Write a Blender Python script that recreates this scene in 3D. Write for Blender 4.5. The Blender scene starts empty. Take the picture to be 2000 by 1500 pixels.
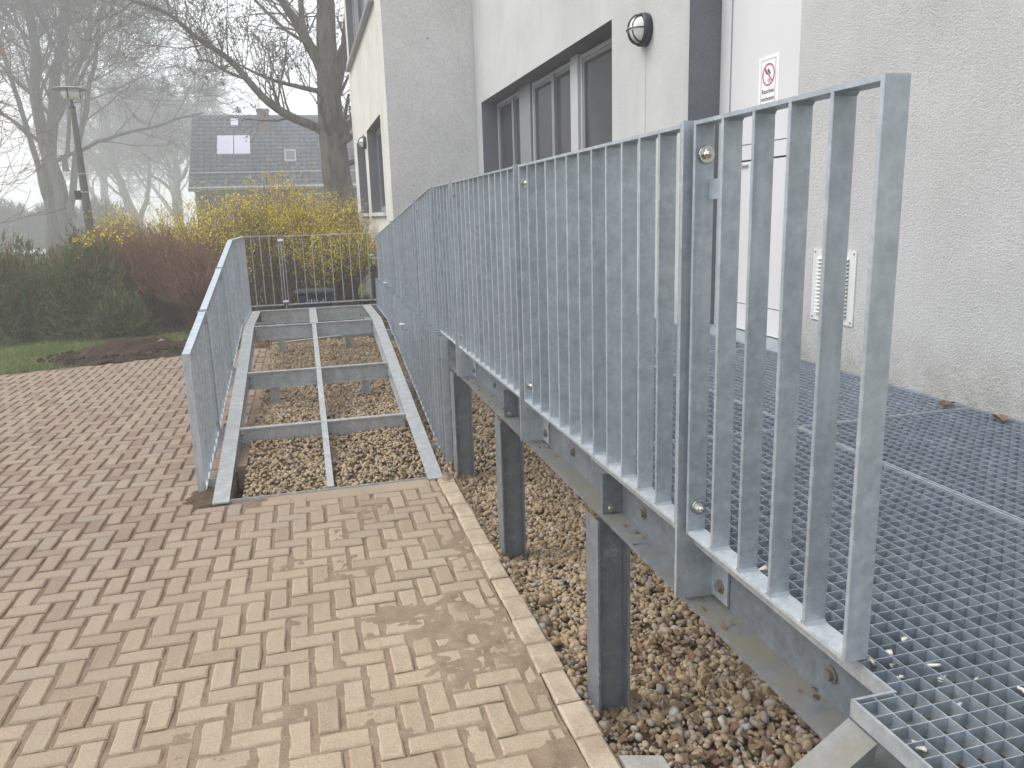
import bpy, math, random
import numpy as np
from mathutils import Matrix, Vector

rng = np.random.default_rng(7)
random.seed(7)
SC = bpy.context.scene
COL = SC.collection
R = math.radians

# ------------------------------------------------------------------ camera
CAMZ = 1.8
def cam_axes(yaw, p, r):
    fwd = np.array([math.sin(yaw)*math.cos(p), math.cos(yaw)*math.cos(p), -math.sin(p)])
    right = np.array([math.cos(yaw), -math.sin(yaw), 0.0])
    up = np.cross(right, fwd)
    c, s = math.cos(r), math.sin(r)
    return c*right+s*up, -s*right+c*up, fwd
cr, cu, cf = cam_axes(0.25164, 0.21712, -0.03085)
cam_d = bpy.data.cameras.new('camera')
cam = bpy.data.objects.new('camera', cam_d)
COL.objects.link(cam)
cam.matrix_world = Matrix(((cr[0], cu[0], -cf[0], 0), (cr[1], cu[1], -cf[1], 0), (cr[2], cu[2], -cf[2], CAMZ), (0, 0, 0, 1)))
cam_d.sensor_width = 36.0
cam_d.lens = 1527.4/2000*36.0
cam_d.clip_start = 0.05
cam_d.clip_end = 2000
SC.camera = cam

# ------------------------------------------------------------------ sky, sun, exposure
SUN_EL, SUN_AZ = R(50), R(282)
world = bpy.data.worlds.new('World')
SC.world = world
world.use_nodes = True
wt = world.node_tree
wt.nodes.clear()
w_out = wt.nodes.new('ShaderNodeOutputWorld')
w_bg = wt.nodes.new('ShaderNodeBackground')
w_sky = wt.nodes.new('ShaderNodeTexSky')
w_sky.sky_type = 'NISHITA'
w_sky.sun_disc = False
w_sky.sun_elevation = SUN_EL
w_sky.sun_rotation = SUN_AZ
w_sky.air_density = 2.0
w_sky.dust_density = 6.0
w_mix = wt.nodes.new('ShaderNodeMixRGB')          # closed cloud cover over the clear sky
w_mix.inputs[0].default_value = 0.88
w_mix.inputs[2].default_value = (11.2, 11.6, 12.2, 1)
wt.links.new(w_sky.outputs[0], w_mix.inputs[1])
wt.links.new(w_mix.outputs[0], w_bg.inputs[0])
w_bg.inputs[1].default_value = 0.112
wt.links.new(w_bg.outputs[0], w_out.inputs[0])

sun_d = bpy.data.lights.new('sun', 'SUN')
sun_d.energy = 1.5
sun_d.angle = R(32)
sun_d.color = (1.0, 0.96, 0.9)
sun = bpy.data.objects.new('sun', sun_d)
COL.objects.link(sun)
sdir = Vector((math.sin(SUN_AZ)*math.cos(SUN_EL), math.cos(SUN_AZ)*math.cos(SUN_EL), math.sin(SUN_EL)))
sun.rotation_euler = sdir.to_track_quat('Z', 'Y').to_euler()
sun.location = (-10, -5, 30)

SC.view_settings.view_transform = 'Standard'
SC.view_settings.look = 'None'
SC.view_settings.exposure = 0.47
SC.view_settings.gamma = 1.0
SC.view_settings.use_curve_mapping = False
SC.render.engine = 'CYCLES'
SC.cycles.use_denoising = True
SC.cycles.max_bounces = 6
SC.cycles.diffuse_bounces = 3
SC.cycles.glossy_bounces = 3
SC.cycles.transmission_bounces = 3
SC.cycles.transparent_max_bounces = 6
SC.cycles.volume_bounces = 6
SC.cycles.use_adaptive_sampling = True
SC.cycles.adaptive_threshold = 0.02
SC.cycles.sample_clamp_indirect = 6.0

# ------------------------------------------------------------------ helpers: objects
def setp(o, label=None, cat=None, group=None, kind=None):
    if label: o['label'] = label
    if cat: o['category'] = cat
    if group: o['group'] = group
    if kind: o['kind'] = kind
    return o
def wloc(o):
    return np.array(o['_w']) if o is not None and '_w' in o else np.zeros(3)
WL = {}
def thing(name, label, cat, loc, group=None):
    o = bpy.data.objects.new(name, None)
    o.empty_display_size = 0.1
    COL.objects.link(o)
    o.location = loc
    WL[o.name] = np.array(loc, float)
    return setp(o, label, cat, group)
def link(name, me, parent=None, wl=(0, 0, 0), rot=None):
    o = bpy.data.objects.new(name, me)
    COL.objects.link(o)
    base = WL.get(parent.name, np.zeros(3)) if parent else np.zeros(3)
    o.location = np.array(wl, float)-base
    if rot: o.rotation_euler = rot
    if parent: o.parent = parent
    WL[o.name] = np.array(wl, float)
    return o
def mesh_np(name, V, F, mat, smooth=False):
    """V (n,3), F (m,k) with one polygon size k"""
    V = np.asarray(V, np.float32); F = np.asarray(F, np.int32)
    me = bpy.data.meshes.new(name)
    n, (m, k) = len(V), F.shape
    me.vertices.add(n); me.vertices.foreach_set('co', V.ravel())
    me.loops.add(m*k); me.loops.foreach_set('vertex_index', F.ravel())
    me.polygons.add(m)
    me.polygons.foreach_set('loop_start', np.arange(0, m*k, k, dtype=np.int32))
    me.polygons.foreach_set('loop_total', np.full(m, k, np.int32))
    if smooth: me.polygons.foreach_set('use_smooth', np.ones(m, bool))
    me.update(calc_edges=True)
    if mat: me.materials.append(mat)
    return me
class MB:
    def __init__(s): s.v = []; s.f = []; s.mi = []; s.cur = 0
    def add(s, v, f):
        b = len(s.v)
        s.v.extend([tuple(map(float, p)) for p in v]); s.f.extend([tuple(i+b for i in q) for q in f])
        s.mi.extend([s.cur]*len(f))
        return s
    def box(s, x0, x1, y0, y1, z0, z1):
        v = [(x0,y0,z0),(x1,y0,z0),(x1,y1,z0),(x0,y1,z0),(x0,y0,z1),(x1,y0,z1),(x1,y1,z1),(x0,y1,z1)]
        return s.add(v, [(0,3,2,1),(4,5,6,7),(0,1,5,4),(1,2,6,5),(2,3,7,6),(3,0,4,7)])
    def hexa(s, v):
        return s.add(v, [(0,3,2,1),(4,5,6,7),(0,1,5,4),(1,2,6,5),(2,3,7,6),(3,0,4,7)])
    def beamY(s, x0, x1, y0, y1, za0, za1, zb0, zb1):
        """box along y whose near end spans z za0..za1 and far end zb0..zb1"""
        return s.hexa([(x0,y0,za0),(x1,y0,za0),(x1,y1,zb0),(x0,y1,zb0),(x0,y0,za1),(x1,y0,za1),(x1,y1,zb1),(x0,y1,zb1)])
    def prism(s, poly, axis, a, b):
        n = len(poly)
        def P(u, v, w):
            return {'x': (w,u,v), 'y': (u,w,v), 'z': (u,v,w)}[axis]
        v = [P(u,w_,a) for u,w_ in poly]+[P(u,w_,b) for u,w_ in poly]
        f = [tuple(range(n-1,-1,-1)), tuple(range(n,2*n))]+[(i,(i+1)%n,n+(i+1)%n,n+i) for i in range(n)]
        return s.add(v, f)
    def lathe(s, prof, c, axis='z', n=16, cap=True):
        v, f = [], []
        for r, h in prof:
            for i in range(n):
                a = 2*math.pi*i/n
                u, w = r*math.cos(a), r*math.sin(a)
                p = {'z': (u,w,h), 'y': (u,h,w), 'x': (h,u,w)}[axis]
                v.append((c[0]+p[0], c[1]+p[1], c[2]+p[2]))
        for j in range(len(prof)-1):
            for i in range(n):
                f.append((j*n+i, j*n+(i+1)%n, (j+1)*n+(i+1)%n, (j+1)*n+i))
        if cap:
            f.append(tuple(range(n-1,-1,-1))); f.append(tuple(range((len(prof)-1)*n, len(prof)*n)))
        return s.add(v, f)
    def tube(s, pts, rad, n=6):
        V, F = tube_np(np.array(pts, float), np.broadcast_to(np.array(rad, float), (len(pts),)), n)
        return s.add(V, [tuple(q) for q in F])
    def mesh(s, name, mats, off=(0,0,0), smooth=False, bevel=0):
        me = bpy.data.meshes.new(name)
        off = np.array(off, float)
        me.from_pydata([tuple(np.array(p)-off) for p in s.v], [], s.f)
        if not isinstance(mats, (list, tuple)): mats = [mats]
        for m in mats: me.materials.append(m)
        if len(mats) > 1: me.polygons.foreach_set('material_index', s.mi)
        if smooth: me.polygons.foreach_set('use_smooth', [True]*len(s.f))
        me.update()
        return me
    def obj(s, name, mats, parent=None, smooth=False, origin=None):
        if origin is None:
            origin = WL.get(parent.name, np.zeros(3)) if parent else np.mean(np.array(s.v), axis=0)*[1,1,0]
        o = link(name, s.mesh(name, mats, origin, smooth), parent, origin)
        return o
def tube_np(P, rad, n=5):
    """swept tube; returns verts, quad faces"""
    m = len(P)
    T = np.gradient(P, axis=0)
    T /= np.linalg.norm(T, axis=1, keepdims=True)+1e-9
    ref = np.array([0.0, 0, 1]) if abs(T[0][2]) < 0.8 else np.array([1.0, 0, 0])
    A = np.cross(T, ref); A /= np.linalg.norm(A, axis=1, keepdims=True)+1e-9
    B = np.cross(T, A)
    a = np.arange(n)*2*math.pi/n
    V = P[:, None, :]+rad[:, None, None]*(A[:, None, :]*np.cos(a)[None, :, None]+B[:, None, :]*np.sin(a)[None, :, None])
    i = np.arange(m-1)[:, None]*n; j = np.arange(n)[None, :]; j2 = (j+1) % n
    F = np.stack([i+j, i+j2, i+n+j2, i+n+j], axis=-1).reshape(-1, 4)
    return V.reshape(-1, 3), F
class TB:
    """collects many tubes / quads in numpy"""
    def __init__(s): s.V = []; s.F = []; s.n = 0; s.q = {}
    def flush(s):
        for (m, n), L in s.q.items():
            P = np.array([a for a, _ in L]); rad = np.array([b for _, b in L])
            T = np.gradient(P, axis=1); T /= np.linalg.norm(T, axis=2, keepdims=True)+1e-9
            ref = np.where((np.abs(T[:, 0, 2]) < 0.8)[:, None], np.array([0.0, 0, 1]), np.array([1.0, 0, 0]))[:, None, :]
            A = np.cross(T, np.broadcast_to(ref, T.shape)); A /= np.linalg.norm(A, axis=2, keepdims=True)+1e-9
            B = np.cross(T, A); a = np.arange(n)*2*math.pi/n
            V = P[:, :, None, :]+rad[:, :, None, None]*(A[:, :, None, :]*np.cos(a)[:, None]+B[:, :, None, :]*np.sin(a)[:, None])
            i = np.arange(m-1)[:, None]*n; j = np.arange(n)[None, :]; j2 = (j+1) % n
            F = np.stack([i+j, i+j2, i+n+j2, i+n+j], axis=-1).reshape(-1, 4)
            F = (F[None]+(np.arange(len(L))*m*n)[:, None, None]).reshape(-1, 4)
            s.add(V.reshape(-1, 3), F)
        s.q = {}
    def add(s, V, F):
        s.V.append(V); s.F.append(F+s.n); s.n += len(V)
    def tube(s, P, rad, n=4): s.q.setdefault((len(P), n), []).append((np.asarray(P, float), np.asarray(rad, float)))
    def obj(s, name, mat, parent, smooth=True):
        s.flush()
        o0 = WL.get(parent.name, np.zeros(3)) if parent else np.zeros(3)
        V = np.concatenate(s.V)-o0
        return link(name, mesh_np(name, V, np.concatenate(s.F), mat, smooth), parent, o0)
def vnoise(x, y, seed=0):
    xi = np.floor(x).astype(np.int64); yi = np.floor(y).astype(np.int64)
    fx = x-xi; fy = y-yi
    fx = fx*fx*(3-2*fx); fy = fy*fy*(3-2*fy)
    def h(a, b):
        k = (a*374761393+b*668265263+seed*1442695041) & 0xFFFFFFFF
        k = ((k ^ (k >> 13))*1274126177) & 0xFFFFFFFF
        return ((k ^ (k >> 16)) & 0xFFFF)/65535.0
    return (h(xi,yi)*(1-fx)+h(xi+1,yi)*fx)*(1-fy)+(h(xi,yi+1)*(1-fx)+h(xi+1,yi+1)*fx)*fy
def fnoise(x, y, sc, seed=0, oct=3):
    t = 0; a = 0.5; tot = 0
    for o in range(oct):
        t = t+a*vnoise(x*sc, y*sc, seed+o*17); tot += a; a *= 0.5; sc *= 2.1
    return t/tot

# ------------------------------------------------------------------ helpers: materials
class Mat:
    def __init__(s, name, base=(0.5,0.5,0.5), rough=0.6, metal=0.0, spec=0.5):
        s.m = bpy.data.materials.new(name); s.m.use_nodes = True
        s.t = s.m.node_tree
        s.b = s.t.nodes['Principled BSDF']
        s.b.inputs['Base Color'].default_value = (*base, 1)
        s.b.inputs['Roughness'].default_value = rough
        s.b.inputs['Metallic'].default_value = metal
        s.b.inputs['Specular IOR Level'].default_value = spec
    def n(s, typ, **kw):
        nd = s.t.nodes.new(typ)
        for k, v in kw.items():
            if k.startswith('i_'): nd.inputs[k[2:].replace('_', ' ')].default_value = v
            else: setattr(nd, k, v)
        return nd
    def l(s, a, b): s.t.links.new(a, b)
    def pos(s):
        if not hasattr(s, '_p'): s._p = s.n('ShaderNodeNewGeometry')
        return s._p.outputs['Position']
    def island(s):
        s.pos(); return s._p.outputs['Random Per Island']
    def noise(s, scale, detail=4, rough=0.6, vec=None, stretch=None):
        nd = s.n('ShaderNodeTexNoise', i_Scale=scale, i_Detail=detail, i_Roughness=rough)
        v = vec or s.pos()
        if stretch:
            mp = s.n('ShaderNodeMapping'); mp.inputs['Scale'].default_value = stretch
            s.l(v, mp.inputs[0]); v = mp.outputs[0]
        s.l(v, nd.inputs['Vector'])
        return nd.outputs['Fac']
    def voro(s, scale, feature='F1', out='Distance'):
        nd = s.n('ShaderNodeTexVoronoi', i_Scale=scale); nd.feature = feature
        s.l(s.pos(), nd.inputs['Vector'])
        return nd.outputs[out]
    def ramp(s, fac, stops, interp='LINEAR'):
        nd = s.n('ShaderNodeValToRGB'); nd.color_ramp.interpolation = interp
        e = nd.color_ramp.elements
        while len(e) < len(stops): e.new(0.5)
        for el, (p, c) in zip(e, stops):
            el.position = p; el.color = (*c, 1) if len(c) == 3 else c
        s.l(fac, nd.inputs[0])
        return nd.outputs[0]
    def rng(s, fac, a, b, c=0.0, d=1.0):
        nd = s.n('ShaderNodeMapRange'); nd.clamp = True
        for i, v in enumerate((a, b, c, d)): nd.inputs[i+1].default_value = v
        s.l(fac, nd.inputs[0])
        return nd.outputs[0]
    def mix(s, fac, a, b, mode='MIX'):
        nd = s.n('ShaderNodeMixRGB'); nd.blend_type = mode
        for i, v in ((0, fac), (1, a), (2, b)):
            if isinstance(v, (int, float)): nd.inputs[i].default_value = v
            elif isinstance(v, tuple): nd.inputs[i].default_value = (*v, 1)
            else: s.l(v, nd.inputs[i])
        return nd.outputs[0]
    def math(s, op, a, b=0.0):
        nd = s.n('ShaderNodeMath'); nd.operation = op
        for i, v in ((0, a), (1, b)):
            if isinstance(v, (int, float)): nd.inputs[i].default_value = v
            else: s.l(v, nd.inputs[i])
        return nd.outputs[0]
    def sep(s):
        nd = s.n('ShaderNodeSeparateXYZ'); s.l(s.pos(), nd.inputs[0]); return nd.outputs
    def color(s, c): s.l(c, s.b.inputs['Base Color']); return s
    def rough(s, c): s.l(c, s.b.inputs['Roughness']); return s
    def bump(s, h, strength=0.4, dist=0.01):
        nd = s.n('ShaderNodeBump', i_Strength=strength, i_Distance=dist)
        s.l(h, nd.inputs['Height']); s.l(nd.outputs[0], s.b.inputs['Normal']); return s

def galv(name, lo, hi, metal=0.55, dirt=0.0, r=(0.38, 0.55)):
    k = Mat(name, metal=metal, rough=0.45)
    n1 = k.noise(17, 5, 0.7); n2 = k.noise(70, 3, 0.6)
    f = k.math('ADD', k.math('MULTIPLY', n1, 0.65), k.math('MULTIPLY', n2, 0.35))
    c = k.ramp(f, [(0.36, tuple(v*.92 for v in lo)), (0.5, tuple((p+q)/2 for p, q in zip(lo, hi))), (0.63, tuple(min(1, v*1.05) for v in hi))])
    sp = k.rng(k.voro(38, out='Distance'), 0.25, 0.75, 0.0, 0.22)
    c = k.mix(sp, c, tuple(v*.8 for v in lo))
    blot = k.math('MULTIPLY', k.rng(k.noise(4.5, 5, 0.7), 0.58, 0.70), k.rng(k.noise(40, 3, 0.7), 0.45, 0.62))
    c = k.mix(k.math('MULTIPLY', blot, 0.4), c, (0.66,0.70,0.74))
    streak = k.rng(k.noise(14, 3, 0.6, stretch=(1, 1, 0.12)), 0.56, 0.72)
    c = k.mix(k.math('MULTIPLY', streak, 0.35), c, tuple(min(1, v*1.35) for v in hi))
    oi = k.n('ShaderNodeObjectInfo')
    c = k.mix(0.14, c, k.ramp(oi.outputs['Random'], [(0, (0.2, 0.21, 0.22)), (1, (0.75, 0.77, 0.78))]))
    if dirt:
        d = k.rng(k.noise(6, 6, 0.7), 0.30, 0.60)
        up = k.n('ShaderNodeSeparateXYZ'); k.pos(); k.l(k._p.outputs['Normal'], up.inputs[0])
        d2 = k.math('MULTIPLY', d, k.rng(up.outputs[2], 0.2, 0.9, 0.07, 1.0))
        green = k.mix(k.noise(3, 3), (0.20,0.178,0.148), (0.165,0.16,0.115))
        c = k.mix(k.math('MULTIPLY', d2, dirt), c, green)
        k.l(k.rng(d2, 0, 1, metal, 0.1), k.b.inputs['Metallic'])
    k.color(c).rough(k.rng(n2, 0.3, 0.7, *r)).bump(n2, 0.06, 0.004)
    return k.m
M = {}
M['galv'] = galv('galvanised_steel', (0.355,0.40,0.455), (0.505,0.555,0.61))
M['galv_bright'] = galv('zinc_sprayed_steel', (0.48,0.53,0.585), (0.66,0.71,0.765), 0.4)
M['galv_top'] = galv('galvanised_beam', (0.36,0.38,0.40), (0.54,0.56,0.57), 0.45, 0.25)
M['galv_old'] = galv('weathered_steel', (0.115,0.135,0.165), (0.215,0.245,0.285), 0.4, 0.9, (0.42,0.6))
M['grating'] = galv('grating_steel', (0.235,0.285,0.35), (0.40,0.465,0.545), 0.5, 0.3)
M['bolt'] = Mat('stainless_bolt', (0.62,0.61,0.58), 0.22, 1.0).m
M['bolt_old'] = Mat('dull_bolt', (0.26,0.24,0.21), 0.5, 0.7).m
M['cap'] = Mat('white_plastic_cap', (0.75,0.77,0.78), 0.4).m

def paver_mat():
    k = Mat('concrete_paver', rough=0.9, spec=0.25)
    oi = k.n('ShaderNodeObjectInfo')
    r = k.math('FRACT', k.math('ADD', k.math('MULTIPLY', oi.outputs['Random'], 7.31), k.island()))
    base = k.ramp(r, [(0, (0.205,0.148,0.115)), (0.3, (0.25,0.188,0.146)), (0.6, (0.275,0.21,0.162)), (0.85, (0.25,0.203,0.165)), (1, (0.29,0.233,0.172))])
    sandc = k.ramp(r, [(0, (0.335,0.265,0.185)), (0.45, (0.405,0.33,0.235)), (0.8, (0.37,0.305,0.22)), (1, (0.31,0.25,0.185))])
    s = k.sep()
    d = k.math('ADD', k.math('MULTIPLY', s[0], 0.55), k.math('MULTIPLY', s[1], -0.33))      # sand was swept in at the near right
    d = k.math('ADD', d, k.math('MULTIPLY', k.noise(0.9, 4), 1.6))
    z = k.rng(d, -1.55, 0.05)
    c = k.mix(z, base, sandc)
    fine = k.noise(120, 4, 0.7); mid = k.noise(14, 5, 0.65)
    c = k.mix(k.rng(mid, 0.45, 0.75, 0, 0.45), c, (0.30,0.225,0.165))
    dark = k.rng(k.noise(1.7, 5, 0.6), 0.6, 0.75, 0, 0.35)
    c = k.mix(dark, c, (0.19,0.15,0.12))
    c = k.mix(0.6, c, k.ramp(fine, [(0.25, (0.30,0.30,0.30)), (0.7, (0.72,0.72,0.72))]), 'OVERLAY')
    speck = k.rng(k.voro(95), 0.0, 0.09, 0.8, 0)
    c = k.mix(k.math('MULTIPLY', speck, k.rng(k.noise(20), 0.5, 0.6)), c, (0.12,0.09,0.06))
    k.color(c).bump(k.math('ADD', fine, k.math('MULTIPLY', mid, 0.8)), 0.5, 0.004)
    return k.m
M['paver'] = paver_mat()
def sand_mat():
    k = Mat('joint_sand', rough=1.0, spec=0.1)
    s = k.sep()
    d = k.math('ADD', k.math('MULTIPLY', s[0], 0.55), k.math('MULTIPLY', s[1], -0.33))
    d = k.math('ADD', d, k.math('MULTIPLY', k.noise(0.8, 4), 1.6))
    z = k.rng(d, -1.6, 0.0)
    n = k.noise(9, 6, 0.7); f = k.noise(160, 3, 0.7)
    sand = k.ramp(n, [(0.3, (0.23,0.168,0.12)), (0.7, (0.33,0.255,0.185))])
    old = k.ramp(n, [(0.3, (0.15,0.105,0.08)), (0.7, (0.22,0.16,0.12))])
    c = k.mix(z, old, sand)
    c = k.mix(0.55, c, k.ramp(f, [(0.25, (0.25,0.25,0.25)), (0.75, (0.75,0.75,0.75))]), 'OVERLAY')
    k.color(c).bump(k.math('ADD', f, n), 0.7, 0.006)
    return k.m
M['sand'] = sand_mat()
def concrete(name, lo, hi, sc=6):
    k = Mat(name, rough=0.92, spec=0.2)
    n = k.noise(sc, 6, 0.65); f = k.noise(90, 4, 0.7)
    c = k.ramp(n, [(0.3, lo), (0.7, hi)])
    c = k.mix(0.5, c, k.ramp(f, [(0.25, (0.3,0.3,0.3)), (0.75, (0.7,0.7,0.7))]), 'OVERLAY')
    k.color(c).bump(f, 0.5, 0.004)
    return k.m
M['kerb'] = concrete('kerb_stone', (0.33,0.25,0.175), (0.52,0.44,0.34))
M['kerb_brown'] = concrete('brown_kerb', (0.20,0.14,0.105), (0.30,0.22,0.165))
M['concrete'] = concrete('grey_concrete', (0.27,0.26,0.24), (0.42,0.41,0.38))
def pebble_mat(name, stops):
    k = Mat(name, rough=0.8, spec=0.3)
    c = k.ramp(k.island(), stops)
    n = k.noise(70, 4, 0.6); b = k.noise(1.1, 4, 0.6)
    c = k.mix(0.45, c, k.ramp(n, [(0.3, (0.28,0.28,0.28)), (0.7, (0.68,0.68,0.68))]), 'OVERLAY')
    c = k.mix(k.rng(b, 0.54, 0.75, 0, 0.45), c, (0.13,0.085,0.06))
    k.color(c).bump(n, 0.3, 0.003)
    return k.m
M['pebble'] = pebble_mat('river_pebbles', [(0, (0.18,0.125,0.075)), (0.2, (0.32,0.235,0.145)), (0.45, (0.43,0.325,0.20)), (0.62, (0.34,0.24,0.15)), (0.8, (0.46,0.36,0.24)), (0.92, (0.30,0.27,0.235)), (1, (0.47,0.42,0.345))])
M['pebble_dark'] = pebble_mat('dirty_pebbles', [(0, (0.10,0.065,0.045)), (0.22, (0.22,0.155,0.11)), (0.5, (0.33,0.27,0.20)), (0.7, (0.30,0.275,0.25)), (0.85, (0.38,0.31,0.235)), (1, (0.50,0.485,0.46))])
def soil_mat(name, lo, hi):
    k = Mat(name, rough=1.0, spec=0.1)
    n = k.noise(5, 6, 0.75); f = k.noise(45, 5, 0.75)
    c = k.mix(0.6, k.ramp(n, [(0.3, lo), (0.7, hi)]), k.ramp(f, [(0.25, (0.2,0.2,0.2)), (0.75, (0.8,0.8,0.8))]), 'OVERLAY')
    k.color(c).bump(k.math('ADD', f, n), 1.0, 0.03)
    return k.m
M['soil'] = soil_mat('soil', (0.055,0.038,0.027), (0.115,0.08,0.058))
M['gravel_bed'] = soil_mat('gravel_bed', (0.09,0.06,0.04), (0.2,0.145,0.10))
def lawn_mat():
    k = Mat('lawn_ground', rough=1.0, spec=0.1)
    n = k.noise(1.2, 5, 0.7); f = k.noise(30, 4, 0.7)
    c = k.ramp(n, [(0.3, (0.10,0.085,0.045)), (0.5, (0.10,0.115,0.04)), (0.7, (0.14,0.13,0.06))])
    c = k.mix(0.6, c, k.ramp(f, [(0.25, (0.25,0.25,0.25)), (0.75, (0.75,0.75,0.75))]), 'OVERLAY')
    k.color(c).bump(f, 0.8, 0.03)
    return k.m
M['lawn'] = lawn_mat()
def blade_mat(name, stops, sc=1.3):
    k = Mat(name, rough=0.7, spec=0.2)
    r = k.math('FRACT', k.math('ADD', k.math('MULTIPLY', k.island(), 0.45), k.math('MULTIPLY', k.noise(sc, 4, 0.7), 0.75)))
    k.color(k.ramp(r, stops))
    return k.m
M['grass'] = blade_mat('grass_blades', [(0.1, (0.30,0.26,0.11)), (0.35, (0.16,0.20,0.055)), (0.55, (0.10,0.185,0.04)), (0.8, (0.26,0.235,0.095)), (1, (0.15,0.235,0.055))])
def plaster(name, lo, hi, bs, bd, stain):
    k = Mat(name, rough=0.95, spec=0.15)
    n = k.noise(1.1, 6, 0.65); f = k.noise(bs, 3, 0.55); g = k.noise(bs*2.3, 3, 0.6)
    c = k.ramp(n, [(0.35, lo), (0.65, hi)])
    run = k.rng(k.noise(2.2, 4, 0.6, stretch=(1,1,0.13)), 0.52, 0.75, 0, stain)
    c = k.mix(run, c, (0.44,0.425,0.38))
    s = k.sep()
    low = k.math('MULTIPLY', k.rng(s[2], 0.93, 1.22, 1, 0), k.rng(k.noise(5, 5, 0.7), 0.3, 0.65))
    c = k.mix(k.math('MULTIPLY', low, 0.55), c, (0.27,0.27,0.20))
    h = k.math('ADD', f, k.math('MULTIPLY', g, 0.5))
    c = k.mix(0.55, c, k.ramp(h, [(0.5, (0.20,0.20,0.20)), (0.95, (0.72,0.72,0.72))]), 'OVERLAY')
    k.color(c).bump(h, 1.0, bd)
    return k.m
M['plaster'] = plaster('rough_plaster', (0.745,0.745,0.75), (0.845,0.845,0.85), 135, 0.022, 0.16)
M['plaster_far'] = plaster('cream_plaster', (0.60,0.585,0.545), (0.71,0.695,0.65), 60, 0.008, 0.4)
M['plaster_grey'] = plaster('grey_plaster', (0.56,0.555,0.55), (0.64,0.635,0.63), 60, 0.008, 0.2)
M['plinth'] = concrete('grey_plinth', (0.17,0.165,0.17), (0.24,0.235,0.24), 3)
M['reveal'] = concrete('anthracite_reveal', (0.145,0.15,0.175), (0.185,0.19,0.215), 3)
M['white_frame'] = Mat('white_frame', (0.46,0.47,0.49), 0.4).m
M['grey_frame'] = Mat('grey_frame', (0.23,0.235,0.26), 0.45).m
def glass():
    k = Mat('window_glass', (0.035,0.04,0.045), 0.08, 0, 0.6)
    k.color(k.ramp(k.noise(1.3, 3), [(0.3, (0.03,0.033,0.04)), (0.7, (0.075,0.075,0.085))]))
    return k.m
M['glass'] = glass()
def flat(name, c, r=0.5, var=0.12, sc=8, spec=0.4):
    k = Mat(name, c, r, 0, spec)
    k.color(k.ramp(k.noise(sc, 5, 0.6), [(0.3, tuple(v*(1-var) for v in c)), (0.7, tuple(min(1, v*(1+var)) for v in c))]))
    return k.m
M['door'] = flat('door_lacquer', (0.66,0.66,0.675), 0.35, 0.03, 2)
M['black'] = flat('black_enamel', (0.018,0.022,0.03), 0.4)
M['globe'] = flat('opal_glass', (0.72,0.74,0.70), 0.15, 0.06, 10)
M['paper'] = flat('laminated_paper', (0.82,0.82,0.85), 0.25, 0.02)
M['red'] = flat('red_print', (0.55,0.035,0.05), 0.4)
M['ink'] = flat('black_print', (0.015,0.015,0.02), 0.5)
M['gap'] = flat('dark_gap', (0.01,0.01,0.012), 0.9)
M['vent'] = flat('vent_metal', (0.66,0.665,0.66), 0.4, 0.05)
M['bin'] = flat('navy_plastic', (0.012,0.017,0.032), 0.45, 0.3, 12)
M['bin_lid'] = flat('grey_plastic', (0.022,0.025,0.028), 0.6, 0.3, 12)
M['chalk'] = flat('white_marker', (0.5,0.52,0.55), 0.7)
M['wood'] = concrete('grey_lamp_post', (0.085,0.075,0.065), (0.15,0.135,0.12), 4)
def bark(name, lo, hi, sc=9):
    k = Mat(name, rough=0.95, spec=0.15)
    n = k.noise(sc, 6, 0.7, stretch=(1,1,0.22)); m = k.noise(2.2, 4)
    c = k.ramp(n, [(0.33, lo), (0.68, hi)])
    c = k.mix(k.rng(m, 0.5, 0.75, 0, 0.4), c, (0.10,0.10,0.06))
    k.color(c).bump(n, 1.0, 0.06)
    return k.m
M['bark'] = bark('poplar_bark', (0.065,0.054,0.046), (0.22,0.19,0.165))
M['bark_grey'] = bark('grey_bark', (0.08,0.074,0.062), (0.17,0.16,0.135))
M['twig'] = flat('fine_twigs', (0.115,0.098,0.085), 0.9)
def twig_mat(name, stops):
    k = Mat(name, rough=0.85, spec=0.2)
    k.color(k.ramp(k.math('FRACT', k.math('ADD', k.math('MULTIPLY', k.island(), 0.7), k.math('MULTIPLY', k.noise(2, 3), 0.5))), stops))
    return k.m
M['twig_red'] = twig_mat('red_brown_twigs', [(0, (0.11,0.052,0.036)), (0.5, (0.23,0.12,0.078)), (1, (0.36,0.22,0.14))])
M['twig_ochre'] = twig_mat('ochre_twigs', [(0, (0.12,0.075,0.035)), (0.5, (0.23,0.15,0.06)), (1, (0.34,0.24,0.10))])
M['flower'] = twig_mat('yellow_flowers', [(0, (0.50,0.37,0.02)), (0.4, (0.74,0.60,0.03)), (0.75, (0.80,0.68,0.07)), (1, (0.50,0.43,0.07))])
M['juniper'] = twig_mat('juniper_needles', [(0, (0.032,0.055,0.02)), (0.35, (0.08,0.135,0.042)), (0.65, (0.15,0.19,0.065)), (0.85, (0.19,0.15,0.078)), (1, (0.30,0.30,0.13))])
M['litter'] = twig_mat('dry_leaves', [(0, (0.07,0.04,0.025)), (0.5, (0.15,0.09,0.055)), (1, (0.25,0.165,0.11))])
M['hedge'] = twig_mat('hedge_leaves', [(0, (0.02,0.027,0.02)), (1, (0.05,0.058,0.042))])
def tile_mat():
    k = Mat('roof_tiles', rough=0.6, spec=0.3)
    c = k.ramp(k.math('FRACT', k.math('ADD', k.island(), k.math('MULTIPLY', k.noise(0.7, 4), 0.6))), [(0, (0.065,0.075,0.10)), (0.5, (0.09,0.10,0.13)), (1, (0.12,0.13,0.16))])
    k.color(c)
    return k.m
M['tile'] = tile_mat()
M['house'] = flat('brown_house_wall', (0.10,0.08,0.07), 0.9, 0.15, 3)
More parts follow.
